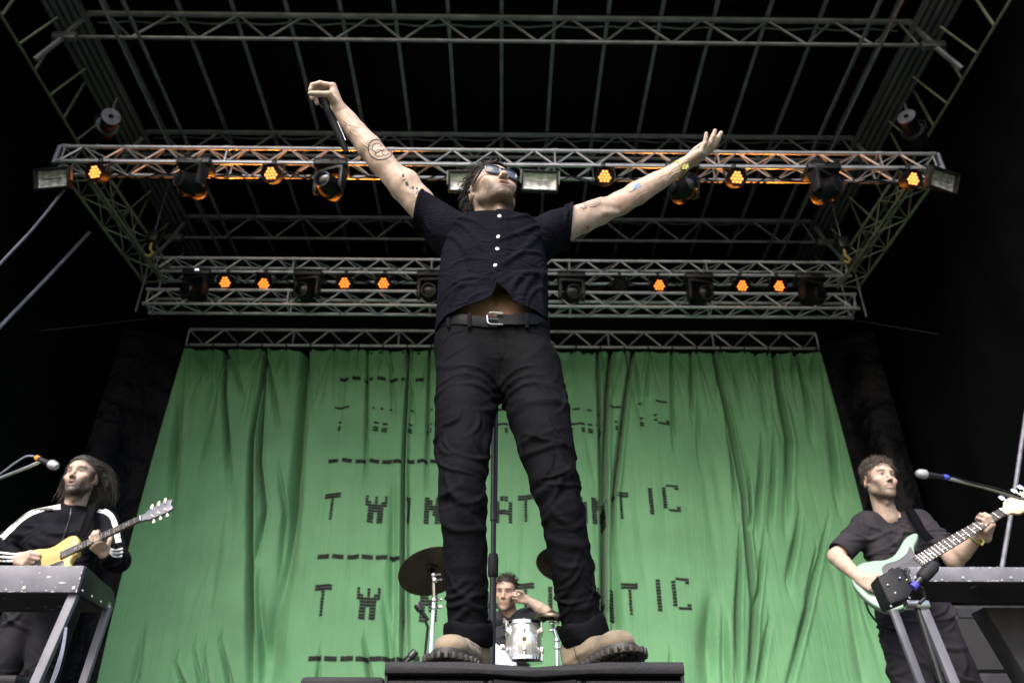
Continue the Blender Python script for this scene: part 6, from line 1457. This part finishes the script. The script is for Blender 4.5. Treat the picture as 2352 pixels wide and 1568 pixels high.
gt, GW, gex, gey, gn = guitar('yellow electric guitar with a dark pickguard held by the bearded guitarist', 'electric guitar', out1, at(*G1(398, 742), 4.30), .305, at(*G1(920, 497), 4.26), .775, (.0, -1, .42), yellow, .305,
    dict(poly=[(.775, -.021), (.80, -.024), (.83, -.040), (.94, -.045), (.965, -.030), (.955, 0), (.965, .030), (.94, .045), (.83, .040), (.80, .024), (.775, .021)], pegs=[(x, y) for x in (.845, .885, .925) for y in (-.042, .042)], mid=0, ps=1.), nut=.775, scale_len=.62,
    pick=[(.20, -.03), (.30, -.034), (.325, -.06), (.30, -.105), (.25, -.10), (.19, -.07)], extras=dict(bridge_x=.13, knobs=[(.09, -.10), (.13, -.125)], knob_m=M['black_plastic'], pickups=[(.17, 0, .085, .035)]))
mb = MB(); C_ = catmull([at(*G1(612, 400), 4.56), at(*G1(590, 470), 4.47), at(*G1(560, 560), 4.42), at(*G1(528, 625), 4.36)], 8)
mb.grid([[p + gex * o_ + Vector((0, -.012, 0)) for p in C_] for o_ in (-.028, 0, .028)]); o = mb.build('strap', M['black_cloth'], gt, 60); sm = o.modifiers.new('thickness', 'SOLIDIFY'); sm.thickness = .004

# --- bassist on the right
bp_ = thing('person', 'short haired bassist in a charcoal t-shirt, pressing his lips together', 'person', (at(2100, 1400, 4.6).x, 4.6, 0))
HO3, HR3 = at(2021, 1108, 4.55), head_rot(6, 0, 4); NK3 = at(2033, 1172, 4.6)
A3, B3, HIP3 = at(1992, 1204, 4.62), at(2110, 1200, 4.62), at(2096, 1398, 4.62)
EA3, WA3 = at(1921, 1278, 4.56), at(1975, 1328, 4.36); EB3, WB3 = at(2192, 1287, 4.48), at(2250, 1228, 4.32); NP3 = at(2268, 1203, 4.28)
parts = [make_head(HO3, HR3, NK3 + Vector((0, 0, -.05)), h=.0042, beard=.85, beard_col=(.10, .07, .05), smile=1., mous=.7, skin=SKIN * .97, closed=.55, brow_col=(.10, .07, .05))]
s = SDF(); s.chain([A3, A3.lerp(EA3, .5), EA3], [.056, .050, .041], .03); s.chain([EA3, EA3.lerp(WA3, .3), WA3], [.042, .045, .029], .03)
hand.side = -1; hand(s, WA3, at(2006, 1342, 4.29) - WA3, (.2, 0, 1), ((30, 40, 30), (34, 44, 30), (38, 44, 30), (40, 44, 30)), thumb=((.8, .5, .2), (.95, .2, .1), (.95, .1, .1)), s=1.05)
V, Q = s.mesh(.0046, 1); parts.append((V, Q, skin_col(V, SKIN * 1.03)))
s = SDF(); s.chain([B3, B3.lerp(EB3, .5), EB3], [.056, .050, .042], .03); s.chain([EB3, EB3.lerp(WB3, .3), WB3], [.043, .046, .030], .03)
hand.side = 1; wv3 = NP3 + Vector((.0, .055, -.060)); s.cone(WB3, wv3, .030, .028); hand(s, wv3, (-.15, -.85, .35), (.80, -.10, .50), ((40, 60, 46), (44, 64, 46), (48, 64, 46), (52, 64, 46)), spread=(.06, .02, -.02, -.06), thumb=((.30, .55, .80), (.0, .3, .98), (-.2, .1, .98)), s=1.05)
V, Q = s.mesh(.0046, 1); parts.append((V, Q, skin_col(V, SKIN * 1.03)))
s = SDF(); torso(s, A3, B3, HIP3, .045, (.06, .09), (.06, .09), (.06, .09)); s.cone((A3 + B3) / 2, NK3, .06, .055, .05); V, Q = s.mesh(.009, 1); parts.append((V, Q, skin_col(V, SKIN * 1.05)))
np_mesh('body', parts, M['skin'], bp_)
M['tee'] = mat('charcoal_tee', (.024, .022, .027), .85, spec=.15, var=(8, .75, 1.3), bump=(220, .25, .002))
s = SDF(); C = torso(s, A3, B3, HIP3, .064, (.095, .112), (.085, .112), (.085, .114)); dA, dB = (EA3 - A3).normalized(), (EB3 - B3).normalized(); hA, hB = A3.lerp(EA3, .80), B3.lerp(EB3, .62)
s.chain([A3, A3.lerp(hA, .6), hA + dA * .05], [.070, .070, .069], .05); s.chain([B3, B3.lerp(hB, .6), hB + dB * .05], [.070, .068, .066], .05)
s.ell(hA + dA * .085, (.085, .085, .085), k=.003, op=-1); s.ell(hB + dB * .085, (.085, .085, .085), k=.003, op=-1); s.ell(NK3 + Vector((-.002, -.004, .046)), (.060, .062, .050), k=.006, op=-1)
V, Q = s.mesh(.0055, 1); N = normals(V, Q); r_ = random.Random(18)
F = limb_folds([C, HIP3], [.115, .115], [(.1, .95, 30, .009, .016, .11, 28)], r_, (0, -1, 0)) + limb_folds([A3, EA3], [.07, .06], [(.1, .7, 7, .008, .012, .06, 30)], r_, (0, -1, 0)) + limb_folds([B3, EB3], [.07, .06], [(.1, .6, 7, .008, .012, .06, 30)], r_, (0, -1, 0))
np_mesh('t_shirt', [(fold_disp(V, N, F), Q)], M['tee'], bp_)
M['cargo'] = mat('grey_trousers', (.022, .020, .026), .85, spec=.15, var=(5, .6, 1.5), bump=(160, .35, .002), bump2=(14, .4, .01))
s = SDF(); s.cone(HIP3 + Vector((-.08, 0, -.0)), HIP3 + Vector((.08, 0, -.0)), .118, .118, .05); legs(s, HIP3, ((-1, (HIP3.x - .14, 4.60, .06)), (1, (HIP3.x + .24, 4.60, .06))), [.115, .112, .100, .092, .085])
V, Q = s.mesh(.007, 1); N = normals(V, Q); F = limb_folds([HIP3 + Vector((-.09, 0, 0)), (HIP3.x - .14, 4.6, .06)], [.11, .09], [(.05, .95, 22, .012, .018, .09, 25)], r_, (0, -1, 0)) + limb_folds([HIP3 + Vector((.09, 0, 0)), (HIP3.x + .24, 4.6, .06)], [.11, .09], [(.05, .95, 26, .014, .018, .09, 25)], r_, (0, -1, 0))
np_mesh('trousers', [(fold_disp(V, N, F), Q)], M['cargo'], bp_); shoe(bp_, (HIP3.x - .14, 4.6, 0)); shoe(bp_, (HIP3.x + .24, 4.6, 0), (.3, -1, 0))
def hl3(p):
    if p.y < -.02: return p.z > .036 + .62 * (-.02 - p.y)
    if p.y < .03: return p.z > .030
    return p.z > -.035
M['hair_brown'] = mat('hair_brown', (.055, .042, .032), .5, spec=.4, var=(40, .5, 1.7))
add_hair(bp_, HO3, HR3, hl3, M['hair_brown'], 2600, lambda p, r_: (.030 if p.z > .08 else .012) * r_.uniform(.7, 1.2), lambda p, r_: (p.x * 4 + r_.gauss(0, .5), .3 + r_.gauss(0, .5), (.7 if p.z > .09 else -.5)), random.Random(19), wave=.006, wfreq=1.2, rad=.0015, grav=.2, seg=8, lift=.12)
green = dict(body=mat('seafoam_lacquer', (.235, .345, .275), .45, spec=.25, coat=.05, var=(3, .9, 1.06)), pick=mat('pickguard_grey', (.08, .08, .095), .5, spec=.2), neck=mat('maple', (.52, .38, .22), .35), board=mat('bass_board', (.045, .035, .032), .5), fret=yellow['fret'], inlay=yellow['inlay'], head=mat('maple_head', (.60, .47, .29), .35, var=(12, .85, 1.1)), peg=M['chrome'])
out2 = [(0, 0), (.010, .085), (.050, .150), (.115, .172), (.175, .150), (.225, .118), (.275, .112), (.330, .135), (.390, .168), (.440, .172), (.462, .155), (.440, .128), (.395, .098), (.368, .060), (.362, .030), (.362, -.030), (.378, -.070), (.408, -.105), (.420, -.135), (.395, -.160), (.335, -.155), (.270, -.122), (.215, -.125), (.160, -.165), (.100, -.180), (.040, -.150), (.008, -.080)]
out2 = [(x, y * .86) for x, y in out2]
nb = at(*G2(640, 782), 4.30)
bt_, BW, bex, bey, bn = guitar('pale green bass guitar with a grey pickguard held by the bassist', 'bass guitar', out2, nb, .335, at(*G2(1200, 455), 4.24), .87, (0, -1, .58), green, .335,
    dict(poly=[(.87, -.022), (.895, -.026), (.92, -.050), (.96, -.052), (1.06, -.040), (1.09, -.015), (1.10, .030), (1.07, .052), (1.04, .040), (.97, .046), (.92, .045), (.895, .024), (.87, .022)], pegs=[(x, .050) for x in (.94, .98, 1.02, 1.06)], mid=0, ps=1.7), nut=.87, scale_len=.80, thick=.042, neck_w=(.031, .022), bass=True,
    pick=[(.15, -.03), (.17, .055), (.21, .075), (.27, .062), (.33, .068), (.375, .09), (.36, .04), (.36, -.035), (.37, -.075), (.34, -.10), (.28, -.085), (.22, -.09), (.12, -.125), (.10, -.10), (.13, -.06)], extras=dict(bridge_x=.075, knobs=[(.13, -.105), (.165, -.095), (.10, -.125)], knob_m=M['chrome'], pickups=[(.205, .012, .055, .030), (.235, -.014, .055, .030)]))
mb = MB(); C_ = catmull([at(*G2(575, 430), 4.58), at(*G2(620, 500), 4.49), at(*G2(665, 580), 4.44), at(*G2(715, 640), 4.34)], 8)
mb.grid([[p + bex * o_ + Vector((0, -.012, 0)) for p in C_] for o_ in (-.025, 0, .025)]); o = mb.build('strap', M['black_cloth'], bt_, 60); sm = o.modifiers.new('thickness', 'SOLIDIFY'); sm.thickness = .004
w3 = WB3.lerp(EB3, .15); d_, u_, v_ = frame(EB3 - WB3); mb = MB(); mb.path([w3 + (u_ * math.cos(t) + v_ * math.sin(t)) * .036 for t in np.linspace(0, 6.283, 20)[:-1]], .006, closed=True); mb.path([w3 + Vector((0, -.035, 0)), w3 + Vector((.012, -.045, -.03)), w3 + Vector((-.006, -.045, -.05))], .006); mb.build('wristband', M['band'], bp_)
tag(MB().path(catmull([at(*G2(300, 1030), 4.36), at(*G2(330, 1110), 4.36), at(*G2(400, 1190), 4.38), at(*G2(470, 1218), 4.40), at(*G2(540, 1260), 4.5), at(*G2(600, 1500), 4.6)], 8), .006).build('cable', M['black_plastic']), 'black guitar cable looping from the pale green bass', 'cable')

# --- drummer
dp = thing('person', 'drummer with a moustache in a black t-shirt, touching his ear behind the tom drum', 'person', (at(1170, 1500, 6.6).x, 6.6, rz))
HO4, HR4 = at(1163, 1362, 6.5), head_rot(-14, -16, 4); NK4 = at(1170, 1404, 6.58)
A4, B4 = at(1112, 1424, 6.58), at(1212, 1418, 6.58); HIP4 = Vector(((A4.x + B4.x) / 2, 6.62, rz + .56))
EB4, WB4 = at(1253, 1405, 6.48), at(1211, 1377, 6.44); EA4, WA4 = at(1085, 1500, 6.4), at(1120, 1530, 6.2)
parts = [make_head(HO4, HR4, NK4 + Vector((0, 0, -.05)), h=.006, beard=.45, beard_col=(.10, .075, .06), mous=1.6, skin=SKIN * (.85, .78, .74), closed=.8)]
s = SDF(); s.chain([B4, B4.lerp(EB4, .5), EB4], [.055, .050, .042], .03); s.chain([EB4, EB4.lerp(WB4, .35), WB4], [.043, .044, .029], .03)
hand.side = -1; hand(s, WB4, at(1186, 1372, 6.42) - WB4, (.1, -.2, 1), ((40, 55, 30), (46, 60, 30), (52, 60, 30), (56, 60, 30)), thumb=((.7, .5, .4), (.9, .1, .4), (.9, 0, .4)))
s.chain([A4, A4.lerp(EA4, .5), EA4], [.055, .05, .042], .03); s.chain([EA4, WA4], [.042, .030], .03); hand.side = 1; hand(s, WA4, (.6, -.7, -.2), (0, 0, 1), ((50, 60, 40),) * 4)
V, Q = s.mesh(.006, 1); parts.append((V, Q, skin_col(V, SKIN * .88)))
s = SDF(); torso(s, A4, B4, HIP4, .045, (.06, .09), (.06, .09), (.06, .09)); s.cone((A4 + B4) / 2, NK4, .06, .055, .05); V, Q = s.mesh(.012, 1); parts.append((V, Q, skin_col(V, SKIN * .88)))
np_mesh('body', parts, M['skin'], dp)
s = SDF(); C = torso(s, A4, B4, HIP4, .064, (.095, .112), (.085, .112), (.085, .112)); hB = B4.lerp(EB4, .62); dB = (EB4 - B4).normalized(); s.chain([B4, hB + dB * .04], [.07, .068], .05); s.ell(hB + dB * .07, (.07, .07, .07), k=.003, op=-1); s.chain([A4, A4.lerp(EA4, .6)], [.07, .062], .05); s.ell(NK4 + Vector((0, -.03, .05)), (.075, .09, .075), k=.008, op=-1)
V, Q = s.mesh(.007, 1); N = normals(V, Q); r_ = random.Random(28); M['tee_black'] = mat('black_tee', (.008, .0085, .014), .85, bump=(200, .25, .002))
np_mesh('t_shirt', [(fold_disp(V, N, limb_folds([C, HIP4], [.115, .115], [(.05, .9, 24, .010, .017, .10, 28)], r_, (0, -1, 0))), Q)], M['tee_black'], dp)
s = SDF(); s.cone(HIP4 + Vector((-.08, 0, 0)), HIP4 + Vector((.08, 0, 0)), .115, .115, .05)
for q in (-1, 1): k_ = HIP4 + Vector((q * .22, -.42, -.04)); s.chain([HIP4 + Vector((q * .09, 0, 0)), k_, Vector((k_.x, k_.y - .05, rz + .07))], [.095, .068, .05], .04)
V, Q = s.mesh(.01, 1); np_mesh('trousers', [(V, Q)], M['jeans_dark'], dp)
add_hair(dp, HO4, HR4, hl3, M['hair_dark'], 300, lambda p, r_: (.035 if p.z > .07 else .012) * r_.uniform(.7, 1.2), lambda p, r_: (p.x * 4 + r_.gauss(0, .3), .6, (.4 if p.z > .09 else -.5)), random.Random(29), wave=.004, rad=.003, grav=.2, seg=5, lift=.25)
t = thing('drum_stool', 'round black stool under the drummer', 'stool', (HIP4.x, HIP4.y, rz)); MB().lathe([(.17, 0), (.18, .02), (.18, .06), (.15, .09)], (HIP4.x, HIP4.y, HIP4.z - .20), n=24).build('seat', M['black_plastic'], t); MB().tube((HIP4.x, HIP4.y, rz), (HIP4.x, HIP4.y, HIP4.z - .2), .02).build('leg', M['chrome'], t)
